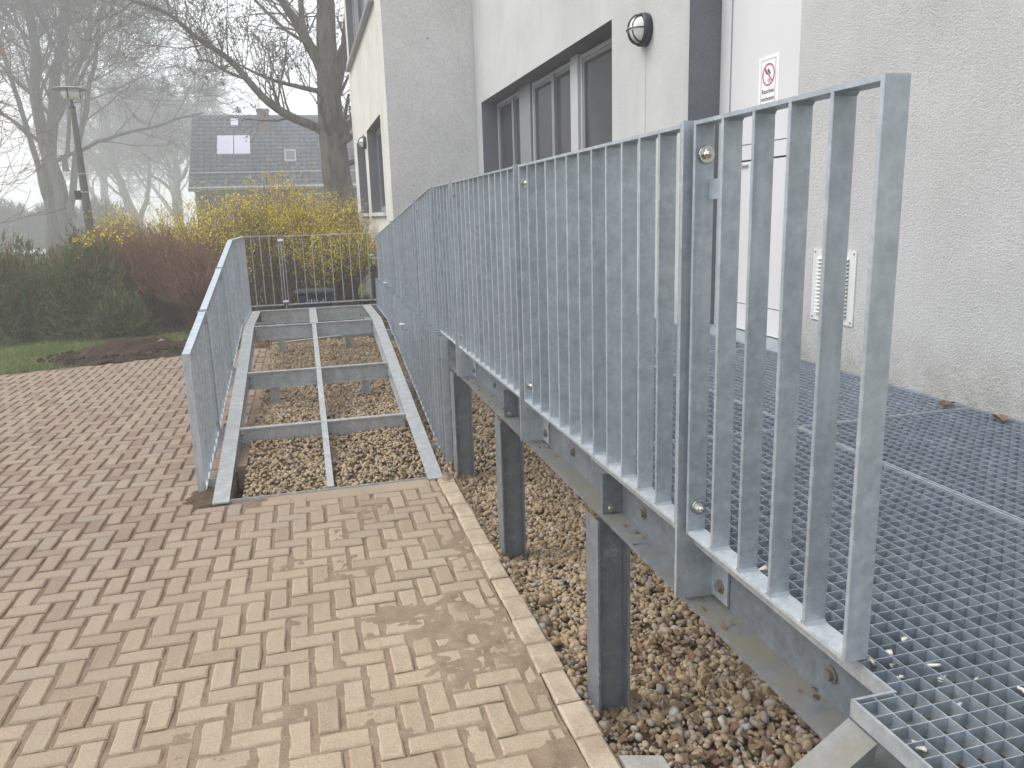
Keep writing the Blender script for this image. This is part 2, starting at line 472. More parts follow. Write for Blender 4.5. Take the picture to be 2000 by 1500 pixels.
M['brick'] = flat('chimney_brick', (0.14,0.095,0.085), 0.9, 0.25, 14)
M['solar'] = flat('pale_collector', (0.55,0.55,0.66), 0.15, 0.04, 3)
M['zinc'] = flat('zinc_gutter', (0.32,0.33,0.35), 0.5)
M['far_house'] = flat('far_house_wall', (0.42,0.36,0.32), 0.9)
M['road'] = flat('pale_road', (0.30,0.30,0.29), 0.9)
M['chip'] = flat('plaster_chip', (0.66,0.63,0.56), 0.9, 0.15, 60)
M['leaf'] = flat('brown_leaf', (0.20,0.125,0.075), 0.8, 0.3, 60)

# ================================================================== SETTING
gnd = MB().add([(-400,-400,-0.16),(400,-400,-0.16),(400,400,-0.16),(-400,400,-0.16)], [(0,1,2,3)])
setp(gnd.obj('ground', M['lawn'], origin=(0,0,0)), kind='structure')
def edgeY(x):                      # far edge of the paving
    return 11.98+0.285*x if x > -6 else 10.27+0.24*(x+6)
# lawn sheet beyond the paving, gently uneven
xs = np.linspace(-40, 30, 141); ys = np.linspace(0, 1, 90)**2
X, T = np.meshgrid(xs, ys)
E0 = np.where(X > -6, 11.98+0.285*np.minimum(X, -0.6), 10.27+0.24*(X+6))
Y = E0+T*70
Z = -0.03+0.05*fnoise(X, Y, 0.8, 3)*np.minimum(1, (Y-E0)*2)-0.02
V = np.stack([X, Y, Z], -1).reshape(-1, 3)
nx = len(xs); ii = np.arange(len(ys)-1)[:, None]*nx+np.arange(nx-1)[None, :]
F = np.stack([ii, ii+1, ii+nx+1, ii+nx], -1).reshape(-1, 4)
setp(link('lawn', mesh_np('lawn', V, F, M['lawn'], True)), kind='structure')
setp(MB().box(-70, 60, 58, 69, -0.1, 0.03).obj('road', M['road']), kind='structure')

# sand bed under and between the pavers: a fine sheet whose bumps drift over paver edges
def in_paving(x, y):
    if y > edgeY(x)-0.02: return False
    if y < 5.14: return x < 0.755
    return x < -0.605
def sand_sheet(name, x0, x1, y0, y1, step):
    xs = np.arange(x0, x1+step/2, step); ys = np.arange(y0, y1+step/2, step)
    X, Y = np.meshgrid(xs, ys)
    zone = np.clip((0.55*X-0.33*Y+1.5*fnoise(X, Y, 0.9, 5)+1.35)/1.5, 0, 1)
    right = np.clip((X-0.35)/0.4, 0, 1)*np.clip((5.4-Y)/0.6, 0, 1)
    big = fnoise(X, Y, 4.2, 11, 4); fine = fnoise(X, Y, 21, 23, 3)
    Z = -0.0125+0.002*fine+zone*(0.0035+0.0080*np.clip((big-0.40)*6, -0.1, 1.1)+0.0095*(fine-0.5)*2)
    Z = Z+right*0.0025*np.clip((big-0.35)*3, 0, 1.5)
    nx = len(xs); ii = np.arange(len(ys)-1)[:, None]*nx+np.arange(nx-1)[None, :]
    F = np.stack([ii, ii+1, ii+nx+1, ii+nx], -1).reshape(-1, 4)
    return np.stack([X, Y, Z], -1).reshape(-1, 3), F
Va, Fa = sand_sheet('a', -1.9, 0.765, 0.9, 5.16, 0.018)
Vb, Fb = sand_sheet('b', -9.0, -1.9, 0.9, 12.4, 0.09)
Vc, Fc = sand_sheet('c', -1.9, -0.61, 5.16, 12.2, 0.05)
def cut(V, F):
    c = V[F].mean(axis=1)
    e = np.where(c[:, 0] > -6, 11.98+0.285*c[:, 0], 10.27+0.24*(c[:, 0]+6))
    return F[c[:, 1] < e+0.05]
Fb = cut(Vb, Fb); Fc = cut(Vc, Fc)
V = np.concatenate([Va, Vb, Vc]); F = np.concatenate([Fa, Fb+len(Va), Fc+len(Va)+len(Vb)])
paving = setp(link('paving', mesh_np('paving', V, F, M['sand'], True)), kind='structure')
# herringbone pavers
U = 0.1015
def paver_mesh(i, horiz):
    r = np.random.default_rng(100+i)
    a, b = (2*U, U) if horiz else (U, 2*U)
    x0, x1, y0, y1 = 0.0105, a-0.0105, 0.0062, b-0.0062
    mx, my = (x0+x1)/2, (y0+y1)/2
    if horiz: pts = [(x0,y0),(x0+(x1-x0)*.33,y0),(x0+(x1-x0)*.67,y0),(x1,y0),(x1,my),(x1,y1),(x0+(x1-x0)*.67,y1),(x0+(x1-x0)*.33,y1),(x0,y1),(x0,my)]
    else: pts = [(x0,y0),(mx,y0),(x1,y0),(x1,y0+(y1-y0)*.33),(x1,y0+(y1-y0)*.67),(x1,y1),(mx,y1),(x0,y1),(x0,y0+(y1-y0)*.67),(x0,y0+(y1-y0)*.33)]
    pts = np.array(pts)+r.normal(0, 0.0016, (10, 2))
    c = np.array([mx, my])
    inn = c+(pts-c)*(1-np.array([0.007/((x1-x0)/2), 0.007/((y1-y0)/2)]))
    mb = MB()
    v = [(p[0], p[1], -0.05) for p in pts]+[(p[0], p[1], -0.006+r.normal(0, .0008)) for p in pts]+[(p[0], p[1], r.normal(0, .0007)) for p in inn]
    f = [(k, (k+1) % 10, 10+(k+1) % 10, 10+k) for k in range(10)]+[(10+k, 10+(k+1) % 10, 20+(k+1) % 10, 20+k) for k in range(10)]+[tuple(range(20, 30))]
    mb.add(v, f)
    return mb.mesh('paver', M['paver'])
PH = [paver_mesh(i, True) for i in range(6)]; PV = [paver_mesh(i+6, False) for i in range(6)]
# lattice: H at (i+2j, i-2j), V to its right
pv = []
ox, oy = -0.005-0.1, 2.46
for i in range(-150, 150):
    for j in range(-60, 60):
        hx, hy = ox+(i+2*j)*U, oy+(i-2*j)*U
        for hz, x, y in ((True, hx, hy), (False, hx+2*U, hy-U)):
            w, d = (2*U, U) if hz else (U, 2*U)
            cx, cy = x+w/2, y+d/2
            if cy < 0.9 or cx < -8.6 or cy > 12.3: continue
            fwd = np.array([cx, cy, -CAMZ]) @ cf
            if fwd < 0.3: continue
            u = (np.array([cx, cy, -CAMZ]) @ cr)/fwd*1527.4+1000; vv = 750-(np.array([cx, cy, -CAMZ]) @ cu)/fwd*1527.4
            if not (-120 < u < 2100 and vv < 1620): continue
            if in_paving(x+w-0.02, cy) and in_paving(x, y+d-0.02) and in_paving(x+w-0.02, y+d-0.02):
                pv.append((cx*cx+cy*cy, hz, x, y, w))
            elif in_paving(x+0.02, cy) and cy < 5.14 and x+0.045 < 0.755:      # cut paver along the kerb
                pv.append((cx*cx+cy*cy, hz, x, y, 0.755-x))
pv.sort(key=lambda t: t[0])
def paver_pose(k):
    r = np.random.default_rng(k)
    return r.normal(0, 0.0012), r.normal(0, 0.0018), r.normal(0, 0.006), r.normal(0, 0.006), r.normal(0, 0.008)
rest = MB()
for k, (d2, hz, x, y, w) in enumerate(pv):
    dx, dz, rx, ry, rz = paver_pose(k)
    full = 2*U if hz else U
    me = (PH if hz else PV)[k % 6]
    if k < 300:
        o = link('paver', me, paving, (x+dx, y, dz), (rx*.4, ry*.4, rz*.5))
        if w < full-1e-3: o.scale.x = w/full
    else:
        sx = w/full
        vs = [(x+dx+v.co.x*sx, y+v.co.y, v.co.z+dz) for v in me.vertices]
        rest.add(vs, [tuple(p.vertices) for p in me.polygons])
o = rest.obj('paver_field', M['paver'], paving); setp(o, kind='stuff')

# kerb stones along the gravel
kerb = thing('kerb_line', 'sandy row of light concrete kerb stones between paving and gravel', 'kerb', (0.82, 2.0, -0.05))
y = 1.2; k = 0
while y < 5.1:
    ln = 0.205+0.02*rng.random()
    x0 = 0.768+rng.normal(0, .004); x1 = 0.872+rng.normal(0, .005)
    z = 0.006+rng.normal(0, .003)
    b = 0.008
    mb = MB(); v = []
    for zz, e in ((-0.12, 0), (z-b, 0), (z, b)):
        v += [(x0+e+rng.normal(0,.0015), y+e, zz), (x1-e+rng.normal(0,.0025), y+e, zz), (x1-e+rng.normal(0,.0025), y+ln-e-.006, zz), (x0+e, y+ln-e-.006, zz)]
    mb.add(v, [(i, (i+1) % 4, 4+(i+1) % 4, 4+i) for i in range(4)]+[(4+i, 4+(i+1) % 4, 8+(i+1) % 4, 8+i) for i in range(4)]+[(8,9,10,11)])
    mb.obj('kerb_stone', M['kerb'], kerb)
    y += ln; k += 1
kb = thing('kerb_line', 'dark brown kerb running under the left side of the ramp frame', 'kerb', (-0.57, 6.0, -0.05))
y = 5.75
while y < 11.0:
    ln = 0.98
    MB().box(-0.598, -0.533, y, min(y+ln-.01, 11.05), -0.12, 0.055).obj('kerb_stone', M['kerb_brown'], kb)
    y += ln
ck = thing('kerb_line', 'grey concrete edging across the gravel behind the ramp', 'kerb', (0.2, 11.3, -0.05))
for a, b in ((-0.53, 0.42), (0.43, 1.38)):
    ya, yb = 11.16+(a+.53)*.36, 11.16+(b+.53)*.36
    MB().hexa([(a,ya,-.12),(b,yb,-.12),(b,yb+.07,-.12),(a,ya+.07,-.12),(a,ya,.12),(b,yb,.12),(b,yb+.07,.12),(a,ya+.07,.12)]).obj('kerb_stone', M['concrete'], ck)
blk = MB()
v = [(0.885,1.6,-.2),(1.02,1.6,-.2),(1.03,2.12,-.2),(0.88,2.17,-.2),(0.885,1.6,.0),(1.015,1.6,.01),(1.02,2.1,.005),(0.885,2.15,.0)]
blk.hexa(v)
setp(blk.obj('concrete_block', M['concrete']), 'pale concrete foundation block at the near end of the kerb', 'concrete block')
# thin steel edge strip between paving and ramp
setp(MB().box(-0.62, 0.80, 5.165, 5.172, -0.06, 0.012).obj('edge_strip', M['galv_top']), 'thin pale steel strip edging the paving at the foot of the ramp', 'edge strip')

# gravel bed
def gz(x, y):
    t = np.clip((np.asarray(y)-4.6)/1.6, 0, 1); t = t*t*(3-2*t)
    t2 = np.clip((np.asarray(y)-5.2)/1.2, 0, 1)*np.clip((1.1-np.asarray(x))/.3, 0, 1)
    kb_ = 0.05*np.clip((.96-np.asarray(x))/.08, 0, 1)*(1-t)
    return -0.085+0.09*t+0.085*t2+kb_+0.025*(fnoise(np.asarray(x), np.asarray(y), 2.5, 9)-0.5)
xs = np.arange(-0.53, 2.75, 0.06); ys = np.arange(0.2, 11.9, 0.06)
X, Y = np.meshgrid(xs, ys)
Z = gz(X, Y)-0.012
nx = len(xs); ii = np.arange(len(ys)-1)[:, None]*nx+np.arange(nx-1)[None, :]
F = np.stack([ii, ii+1, ii+nx+1, ii+nx], -1).reshape(-1, 4)
V = np.stack([X, Y, Z], -1).reshape(-1, 3)
c = V[F].mean(axis=1)
F = F[(c[:, 0] > 0.87) | (c[:, 1] > 5.2)]
setp(link('gravel_bed', mesh_np('gravel_bed', V, F, M['gravel_bed'], True)), kind='structure')
def ico(sub):
    import bmesh
    bm = bmesh.new(); bmesh.ops.create_icosphere(bm, subdivisions=sub, radius=1.0)
    V = np.array([v.co[:] for v in bm.verts]); F = np.array([[v.index for v in f.verts] for f in bm.faces]); bm.free()
    return V, F
I1 = ico(1); I2 = ico(2)
def scatter_stones(name, n, xr, yr, size, base, mat, seed, keep=None, angular=False, lift=0.0):
    r = np.random.default_rng(seed)
    x = r.uniform(*xr, n); y = r.uniform(*yr, n)
    if keep is not None:
        m = keep(x, y); x, y = x[m], y[m]
    n = len(x)
    V0, F0 = base
    s = r.lognormal(0, 0.28, n)*size
    sc = np.stack([s*r.uniform(.85, 1.35, n), s*r.uniform(.75, 1.1, n), s*r.uniform(.5, .85, n)], -1)
    P = V0[None]*sc[:, None, :]
    dirs = r.normal(0, 1, (n, 3, 3)); 
    P = P*(1+0.16*np.sin(np.einsum('vk,njk->nvj', V0, dirs)*2.2+r.uniform(0, 6, (n, 1, 3))))
    if angular: P = P*(1+r.normal(0, 0.17, (n, len(V0), 1)))
    # random rotation
    q = r.normal(0, 1, (n, 4)); q[:, 1:3] *= 0.35; q /= np.linalg.norm(q, axis=1, keepdims=True)
    w, a, b, c = q.T
    Rm = np.stack([1-2*(b*b+c*c), 2*(a*b-c*w), 2*(a*c+b*w), 2*(a*b+c*w), 1-2*(a*a+c*c), 2*(b*c-a*w), 2*(a*c-b*w), 2*(b*c+a*w), 1-2*(a*a+b*b)], -1).reshape(n, 3, 3)
    P = np.einsum('nij,nvj->nvi', Rm, P)
    z = gz(x, y)+s*r.uniform(-.15, .75, n)+lift
    P = P+np.stack([x, y, z], -1)[:, None, :]
    F = (F0[None]+(np.arange(n)*len(V0))[:, None, None]).reshape(-1, 3)
    return setp(link(name, mesh_np(name, P.reshape(-1, 3), F, mat, not angular)), kind='stuff')
nearkeep = lambda x, y: (rng.random(len(x)) < np.where(y < 2.35, 0.6, 0.97))
o = scatter_stones('gravel', 8500, (0.88, 1.85), (1.0, 3.7), 0.0122, I2, M['pebble'], 1, nearkeep)
setp(o, 'tan river pebbles filling the near bed beside the kerb under the walkway', 'gravel')
o = scatter_stones('gravel', 6500, (0.88, 1.9), (3.7, 5.3), 0.0126, I1, M['pebble'], 11)
setp(o, 'tan river pebbles round the middle legs of the walkway', 'gravel')
o = scatter_stones('gravel', 30000, (-0.525, 1.9), (5.2, 11.3), 0.0122, I1, M['pebble'], 2, lambda x, y: (y < 11.1+(x+.53)*.36) & ((x > 0.9) | (y > 5.21)))
setp(o, 'brown pebbles inside the steel ramp frame', 'gravel')
o = scatter_stones('gravel', 4200, (0.9, 1.85), (1.0, 2.9), 0.0118, I1, M['pebble_dark'], 3, lambda x, y: rng.random(len(x)) < np.clip((3.0-y)/1.1, 0, 1), True)
setp(o, 'dirty dark stones and pebbles at the near end of the bed', 'gravel')
o = scatter_stones('rubble', 300, (0.92, 1.7), (1.1, 3.6), 0.0195, I1, M['pebble_dark'], 4, lambda x, y: rng.random(len(x)) < np.clip((3.8-y)/1.8, 0, 1), True, 0.008)
setp(o, 'angular broken stones lying on the dirty gravel', 'rubble')
def leaf_litter(name, pts, size, mat, label, seed):
    r = np.random.default_rng(seed); n = len(pts)
    a = r.uniform(0, 6.28, n); s = size*r.uniform(.5, 1.3, n)
    t = r.normal(0, .5, (n, 2))
    u = np.stack([np.cos(a), np.sin(a), t[:, 0]], -1)*s[:, None]; v = np.stack([-np.sin(a), np.cos(a), t[:, 1]], -1)*s[:, None]*.55
    V = np.stack([pts-u, pts-v, pts+u, pts+v], 1).reshape(-1, 3)
    F = np.arange(4*n).reshape(n, 4)
    o = link(name, mesh_np(name, V, F, mat))
    return setp(o, label, 'leaf litter', kind='stuff')
m = 420
px = rng.uniform(.93, 1.75, m); py = rng.uniform(1.1, 2.9, m)
leaf_litter('leaf_litter', np.stack([px, py, gz(px, py)+.02+rng.random(m)*.012], -1), 0.022, M['litter'], 'wet brown leaf scraps on the dirty gravel', 5)

# ================================================================== STEEL
BOLT = MB().lathe([(0.021,0),(0.021,-0.004),(0.0195,-0.005)], (0,0,0), 'y', 18).lathe([(0.0125,-.004),(0.0125,-.013),(0.0115,-.015)], (0,0,0), 'y', 6).lathe([(0.0095,-.015),(0.0088,-.019),(0.006,-.0225),(0.002,-.024)], (0,0,0), 'y', 12).mesh('bolt', M['bolt'], smooth=False)
BOLT_S = MB().lathe([(0.019,0),(0.019,-0.004)], (0,0,0), 'x', 14).lathe([(0.0125,-.004),(0.0125,-.014)], (0,0,0), 'x', 6).mesh('bolt', M['bolt_old'])
BOLT_Y = MB().lathe([(0.013,0),(0.013,-0.003)], (0,0,0), 'y', 12).lathe([(0.009,-.003),(0.009,-.011)], (0,0,0), 'y', 6).mesh('bolt', M['bolt'])
BW = 0.050; BT = 0.010
_barcache = {}
def bar_mesh(h, slope_t=0.0, slope_b=0.0, w=BW, t=BT, xdir=True):
    """flat bar standing across the run; top / bottom may follow a slope along y. base point at bottom outer corner"""
    key = (round(h, 3), round(slope_t, 3), round(slope_b, 3), w, t, xdir)
    if key in _barcache: return _barcache[key]
    c = 0.0016
    mb = MB()
    pts = [(c,0),(w-c,0),(w,c),(w,t-c),(w-c,t),(c,t),(0,t-c),(0,c)]
    v = []
    for zt, sl in ((0, slope_b), (h, slope_t)):
        for (a, b) in pts:
            v.append(((a, b, zt+sl*b) if xdir else (b, a, zt)))
    n = 8
    f = [tuple(range(n-1, -1, -1)), tuple(range(n, 2*n))]+[(i, (i+1) % n, n+(i+1) % n, n+i) for i in range(n)]
    if not xdir: f = [tuple(reversed(q)) for q in f]
    mb.add(v, f)
    if xdir and h > 0.3 and w == BW:
        for z0, sg, sl in ((h, -1, slope_t), (0, 1, slope_b)):      # weld seams at both ends
            for ys, yd in ((0, -1), (t, 1)):
                q = [(0.001, ys, z0+sg*.007+sl*ys), (w-.001, ys, z0+sg*.007+sl*ys), (w-.001, ys, z0+sl*ys), (0.001, ys, z0+sl*ys), (0.001, ys+yd*.006, z0+sl*(ys+yd*.006)), (w-.001, ys+yd*.006, z0+sl*(ys+yd*.006))]
                mb.add(q, [(0,1,5,4)])
    me = mb.mesh('bar', M['galv'])
    _barcache[key] = me
    return me
def pieces(z, ya, yb):
    """break points of a piecewise linear z(y) between ya and yb"""
    ks = [ya]+[k for k, _ in z if ya < k < yb]+[yb]
    f = lambda y: float(np.interp(y, [p[0] for p in z], [p[1] for p in z]))
    return [(a, b, f(a), f(b)) for a, b in zip(ks[:-1], ks[1:])], f
RT = 0.009
def panel(label, xf, ya, yb, ztop, zbot, nb, group, posts=(), bolts=True, cat='railing', topvis=True):
    """railing panel along y; xf(y) gives the outer x; ztop / zbot piecewise heights of rail outsides"""
    P, ft = pieces(ztop, ya, yb); Q, fb = pieces(zbot, ya, yb)
    th = thing('railing', label, cat, (xf((ya+yb)/2), (ya+yb)/2, min(fb(ya), fb(yb))), group)
    mb = MB()
    for a, b, za, zb in P:
        xa, xb = xf(a), xf(b)
        if not topvis:
            mb.box(xa+BW+.0002, xa+BW+.008, a, b, za-.06, za-.02); continue
        mb.hexa([(xa,a,za-RT),(xa+BW,a,za-RT),(xb+BW,b,zb-RT),(xb,b,zb-RT),(xa,a,za),(xa+BW,a,za),(xb+BW,b,zb),(xb,b,zb)])
    mb.obj('top_rail', M['galv'], th)
    mb = MB()
    for a, b, za, zb in Q:
        xa, xb = xf(a), xf(b)
        mb.hexa([(xa,a,za),(xa+BW,a,za),(xb+BW,b,zb),(xb,b,zb),(xa,a,za+RT),(xa+BW,a,za+RT),(xb+BW,b,zb+RT),(xb,b,zb+RT)])
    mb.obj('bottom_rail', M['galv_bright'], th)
    for i in range(nb):
        y = ya+(yb-BT-ya)*i/(nb-1)
        end = i in (0, nb-1)
        st = (ft(y+BT)-ft(y))/BT; sb = (fb(y+BT)-fb(y))/BT
        z0 = fb(y)+RT; z1 = ft(y)-RT
        if not topvis: z1 = ft(y)
        if end: z0 = fb(y)-0.0005; z1 = ft(y)+0.0005
        dx = -0.0012 if end else 0.0
        link('bar', bar_mesh(z1-z0, st, sb, BW+(0.0024 if end else 0)), th, (xf(y)+dx, y+(-0.0012 if i == 0 else 0.0012 if end else 0), z0))
    for (py, pz) in posts:      # flat post beside the panel, bolted through the end bars
        zt = ft(min(max(py, ya), yb))+0.004
        mbp = MB().box(xf(py)-.014, xf(py)+BW+.006, py-.006, py+.006, pz, zt)
        mbp.obj('post', M['galv'], th)
        if bolts:
            for zz in (zt-.082, fb(min(max(py, ya), yb))+.075):
                link('bolt', BOLT, th, (xf(py)+BW/2+.002, py-.0435, zz))
                MB().lathe([(0.011,-.03),(0.011,-.006)], (xf(py)+BW/2+.002, py, zz), 'y', 10).obj('spacer', M['galv'], th)
                MB().lathe([(0.011,.006),(0.011,.028)], (xf(py)+BW/2+.002, py, zz), 'y', 10).obj('spacer', M['galv'], th)
    return th, ft, fb
XA = lambda y: 0.928
G1 = 'walkway railing panels'
zt = [(0, 2.0), (5.9, 1.992), (10.5, 1.547), (12, 1.40)]
zb = [(0, 0.944), (12, 0.944)]
p1, _, _ = panel('shortest galvanised railing panel of six broad bars, nearest the camera by the steps', XA, 1.138, 1.783, zt, zb, 6, G1)
# little flat link between first two bars, high up
MB().box(0.966, 0.974, 1.656, 1.7735, 1.815, 1.862).obj('link_plate', M['galv'], p1)
panels = [(1.846, 3.385, 13, 'galvanised railing panel just beyond the first bolted post, in front of the door'),
          (3.449, 4.975, 13, 'galvanised railing panel between second and third bolted posts, below the window'),
          (5.037, 5.70, 6, 'narrow galvanised railing panel at the far end of the level walkway')]
posts = [[(1.815, 0.742)], [(3.417, 0.745)], [(5.006, 0.745)]]
for (a, b, n, lab), ps in zip(panels, posts):
    panel(lab, XA, a, b, zt, zb, n, G1, ps)
zb2 = [(0, 0.908), (5.7, 0.908), (10.5, 0.955), (12, 0.955)]
panel('galvanised railing panel whose top rail bends downhill behind the walkway end', XA, 5.745, 6.67, zt, zb2, 8, G1, [(5.722, 0.86)], False)
panel('long galvanised railing panel with sloping top along the upper ramp', XA, 6.735, 10.5, zt, zb2, 31, G1, [(6.70, 0.86), (8.55, 0.86)], True)
# brackets from posts to the old edge beam
def bracket(y, par):
    MB().box(0.9785, 1.022, y-.005, y+.005, 0.742, 0.868).obj('bracket_plate', M['galv'], par)
    MB().box(1.022, 1.0285, y-.09, y+.012, 0.742, 0.90).obj('end_plate', M['galv'], par)
    link('bolt', BOLT_S, par, (1.022, y-.055, 0.785))
# walkway supporting frame
wf = thing('walkway_frame', 'weathered grey channel beam on H-section legs carrying the grating walkway', 'steel frame', (1.0, 2.5, -0.1))
for par_y in (1.815, 3.417, 5.006): bracket(par_y, wf)
mb = MB()
mb.box(1.03, 1.038, 1.06, 6.05, 0.722, 0.895)
mb.box(0.948, 1.0302, 1.06, 6.05, 0.72, 0.732)
mb.box(0.996, 1.0302, 1.06, 6.05, 0.884, 0.895)
mb.obj('edge_beam', M['galv_old'], wf)
mb = MB().box(2.58, 2.588, 1.06, 6.05, 0.722, 0.895).box(2.5, 2.58, 1.06, 6.05, 0.72, 0.732)
mb.obj('wall_beam', M['galv_old'], wf)
for y in (1.08, 2.6, 4.2, 5.95):
    MB().box(1.038, 2.58, y, y+.008, 0.722, 0.89).box(1.038, 2.58, y+.009, y+.06, 0.722, 0.73).obj('cross_beam', M['galv_old'], wf)
def h_leg(x, y, z0, z1, name='leg', w=0.1, d=0.1, t=0.008, tw=0.006, mat='galv_old', par=None):
    mb = MB().box(x, x+t, y, y+d, z0, z1).box(x+w-t, x+w, y, y+d, z0, z1).box(x+t, x+w-t, y+d/2-tw/2, y+d/2+tw/2, z0, z1)
    return mb.obj(name, M[mat], par or wf)
for y in (2.43, 3.86, 5.20): h_leg(0.920, y, -0.2, 0.719, w=0.125, d=0.12)
for y in (2.9, 4.9): h_leg(2.3, y, -0.2, 0.719)
h_leg(1.62, 6.55, -0.15, 0.6)
for y in (2.47, 3.90, 5.25):
    MB().box(0.955, 1.029, y, y+.007, 0.733, 0.883).obj('stiffener', M['galv_old'], wf)
    for dx in (0.985,):
        link('bolt', BOLT_Y, wf, (dx, y-.001, 0.752))
for y, z in ((1.30, 0.80), (2.28, 0.80), (3.0, 0.80), (4.4, 0.80)):
    link('bolt', BOLT_S, wf, (1.0295, y, z))
# upper ramp stringers behind the sloping railing
ur = thing('upper_ramp_frame', 'galvanised stringers of the upper ramp hidden behind the sloping railing', 'steel frame', (1.6, 8, 0.2))
for x in (0.985, 2.45):
    MB().beamY(x, x+.06, 6.06, 10.5, 0.74, 0.90, 0.47, 0.63).obj('stringer', M['galv_top'], ur)
for y in (7.2, 8.4, 9.6):
    z = np.interp(y, [6.06, 10.5], [0.90, 0.63])
    MB().box(1.046, 2.449, y, y+.06, z-.13, z-.004).obj('cross_beam', M['galv_top'], ur)
for y in (7.2, 9.6):
    for x in (1.2, 2.2): h_leg(x, y, -.1, np.interp(y, [6.06, 10.5], [0.90, 0.63])-.131, par=ur, mat='galv_top')

# grating panels
MX, MY = 0.041, 0.037
def grating(label, x0, x1, y0, y1, z=0.93, notch=None, name='grating'):
    th = thing(name, label, 'grating', ((x0+x1)/2, (y0+y1)/2, z-.03), 'steel gratings of the walkway')
    fr = MB(); t = 0.006; d = 0.034
    if notch:
        nx, ny = notch
        poly = [(nx,y0),(x1,y0),(x1,y1),(x0,y1),(x0,ny),(nx,ny)]
    else: poly = [(x0,y0),(x1,y0),(x1,y1),(x0,y1)]
    n = len(poly)
    for i in range(n):
        (ax, ay), (bx, by) = poly[i], poly[(i+1) % n]
        if abs(ax-bx) < 1e-6:
            fr.box(ax-t/2, ax+t/2, min(ay, by)+t/2, max(ay, by)-t/2, z-d, z)
        else:
            fr.box(min(ax, bx)-t/2, max(ax, bx)+t/2, ay-t/2, ay+t/2, z-d, z+.0005)
    fr.obj('frame', M['galv'], th)
    xl = notch[0] if notch else x0
    bars = MB()
    k = 1
    while xl+k*MX < x1-.01:
        x = xl+k*MX
        yb = notch[1] if notch and x < x0+.003 else y1
        bars.box(x-.0012, x+.0012, y0+.002, yb-.002, z-.03, z-.0016); k += 1
    k = 1
    while y0+k*MY < y1-.008:
        y = y0+k*MY
        xa = xl if (notch and y < notch[1]-.004) else x0
        bars.box(xa+.002, x1-.002, y-.0011, y+.0011, z-.026, z-.0022); k += 1
    bars.obj('mesh_bars', M['grating'], th)
    return th
grating('near left steel grating with a notch round the railing end', 0.968, 1.838, 0.30, 2.612, notch=(0.882, 1.052))
grating('near right steel grating beside the plaster wall, right of the seam', 1.852, 2.690, 0.30, 2.612)
grating('second steel grating behind the railing, left of the seam', 0.975, 1.838, 2.626, 4.24)
grating('second steel grating by the wall, in front of the vent and door', 1.852, 2.690, 2.626, 4.24)
grating('third steel grating behind the railing, farthest on the left', 0.975, 1.838, 4.254, 5.98)
grating('third steel grating at the door threshold, farthest along the wall', 1.852, 2.690, 4.254, 5.98)

# stair at the near end: stringer going down to the left
st = thing('stair', 'weathered steel stair stringer going down from the walkway corner', 'stair', (0.6, 1.1, 0))
def sz(x): return 0.822+0.68*(x-0.95)
for ya, yb in ((1.06, 1.14),):
    xa, xb = 0.947, -0.2
    MB().hexa([(xb,ya,sz(xb)-.012),(xa,ya,sz(xa)-.012),(xa,yb,sz(xa)-.012),(xb,yb,sz(xb)-.012),(xb,ya,sz(xb)),(xa,ya,sz(xa)),(xa,yb,sz(xa)),(xb,yb,sz(xb))]).hexa(
        [(xb,ya+.002,sz(xb)-.16),(xa,ya+.002,sz(xa)-.16),(xa,ya+.010,sz(xa)-.16),(xb,ya+.010,sz(xb)-.16),(xb,ya+.002,sz(xb)-.0122),(xa,ya+.002,sz(xa)-.0122),(xa,ya+.010,sz(xa)-.0122),(xb,ya+.010,sz(xb)-.0122)]).obj('stringer', M['galv_old'], st)

# ---------------------------------------------------------------- lower ramp frame
def rz(y): return float(np.interp(y, [5.13, 9.1, 12], [0.012, 0.64, 0.64]))
rf = thing('ramp_frame', 'new galvanised steel ramp frame of beams without decking over pebbles', 'steel frame', (0.04, 7.5, 0))
def channelY(x0, x1, y0, y1, web, h=0.15, t=0.011):
    mb = MB()
    ks = [y0]+[k for k in (9.1,) if y0 < k < y1]+[y1]
    for a, b in zip(ks[:-1], ks[1:]):
        za, zb_ = rz(a), rz(b)
        lo = lambda z: max(z-h, -0.12)
        mb.beamY(x0, x1, a, b, za-t, za, zb_-t, zb_)
        wx0, wx1 = (x0+.001, x0+.009) if web < 0 else (x1-.009, x1-.001) if web > 0 else ((x0+x1)/2-.004, (x0+x1)/2+.004)
        mb.beamY(wx0, wx1, a, b, lo(za), za-t, lo(zb_), zb_-t)
        mb.beamY(x0, x1, a, b, lo(za)-t, lo(za), lo(zb_)-t, lo(zb_))
    return mb
channelY(-0.71, -0.605, 5.13, 10.62, -1).obj('stringer', M['galv_top'], rf)
channelY(0.70, 0.805, 5.13, 10.62, 1).obj('stringer', M['galv_top'], rf)
channelY(0.02, 0.066, 5.185, 9.085, 0, 0.11).obj('middle_beam', M['galv_top'], rf)
channelY(0.0, 0.09, 9.12, 10.545, 0, 0.11).obj('middle_beam', M['galv_top'], rf)
for y in (6.27, 7.55, 9.06):
    z = rz(y)+.004
    mb = MB()
    mb.box(-0.604, 0.699, y, y+.055, z-.010, z).box(-0.604, 0.699, y+.024, y+.031, z-.15, z-.010).box(-0.604, 0.699, y-.002, y+.057, z-.158, z-.150)
    mb.obj('cross_beam', M['galv_top'], rf)
    for sx in (-1, 1):
        xx = -0.594 if sx < 0 else 0.669
        MB().box(xx, xx+.02, y-.001, y+.022, z-.145, z-.011).obj('end_angle', M['galv_top'], rf)
        for dz in (.045, .115): link('bolt', BOLT_Y, rf, (xx+.01, y-.002, z-dz))
y = 10.55; z = 0.644
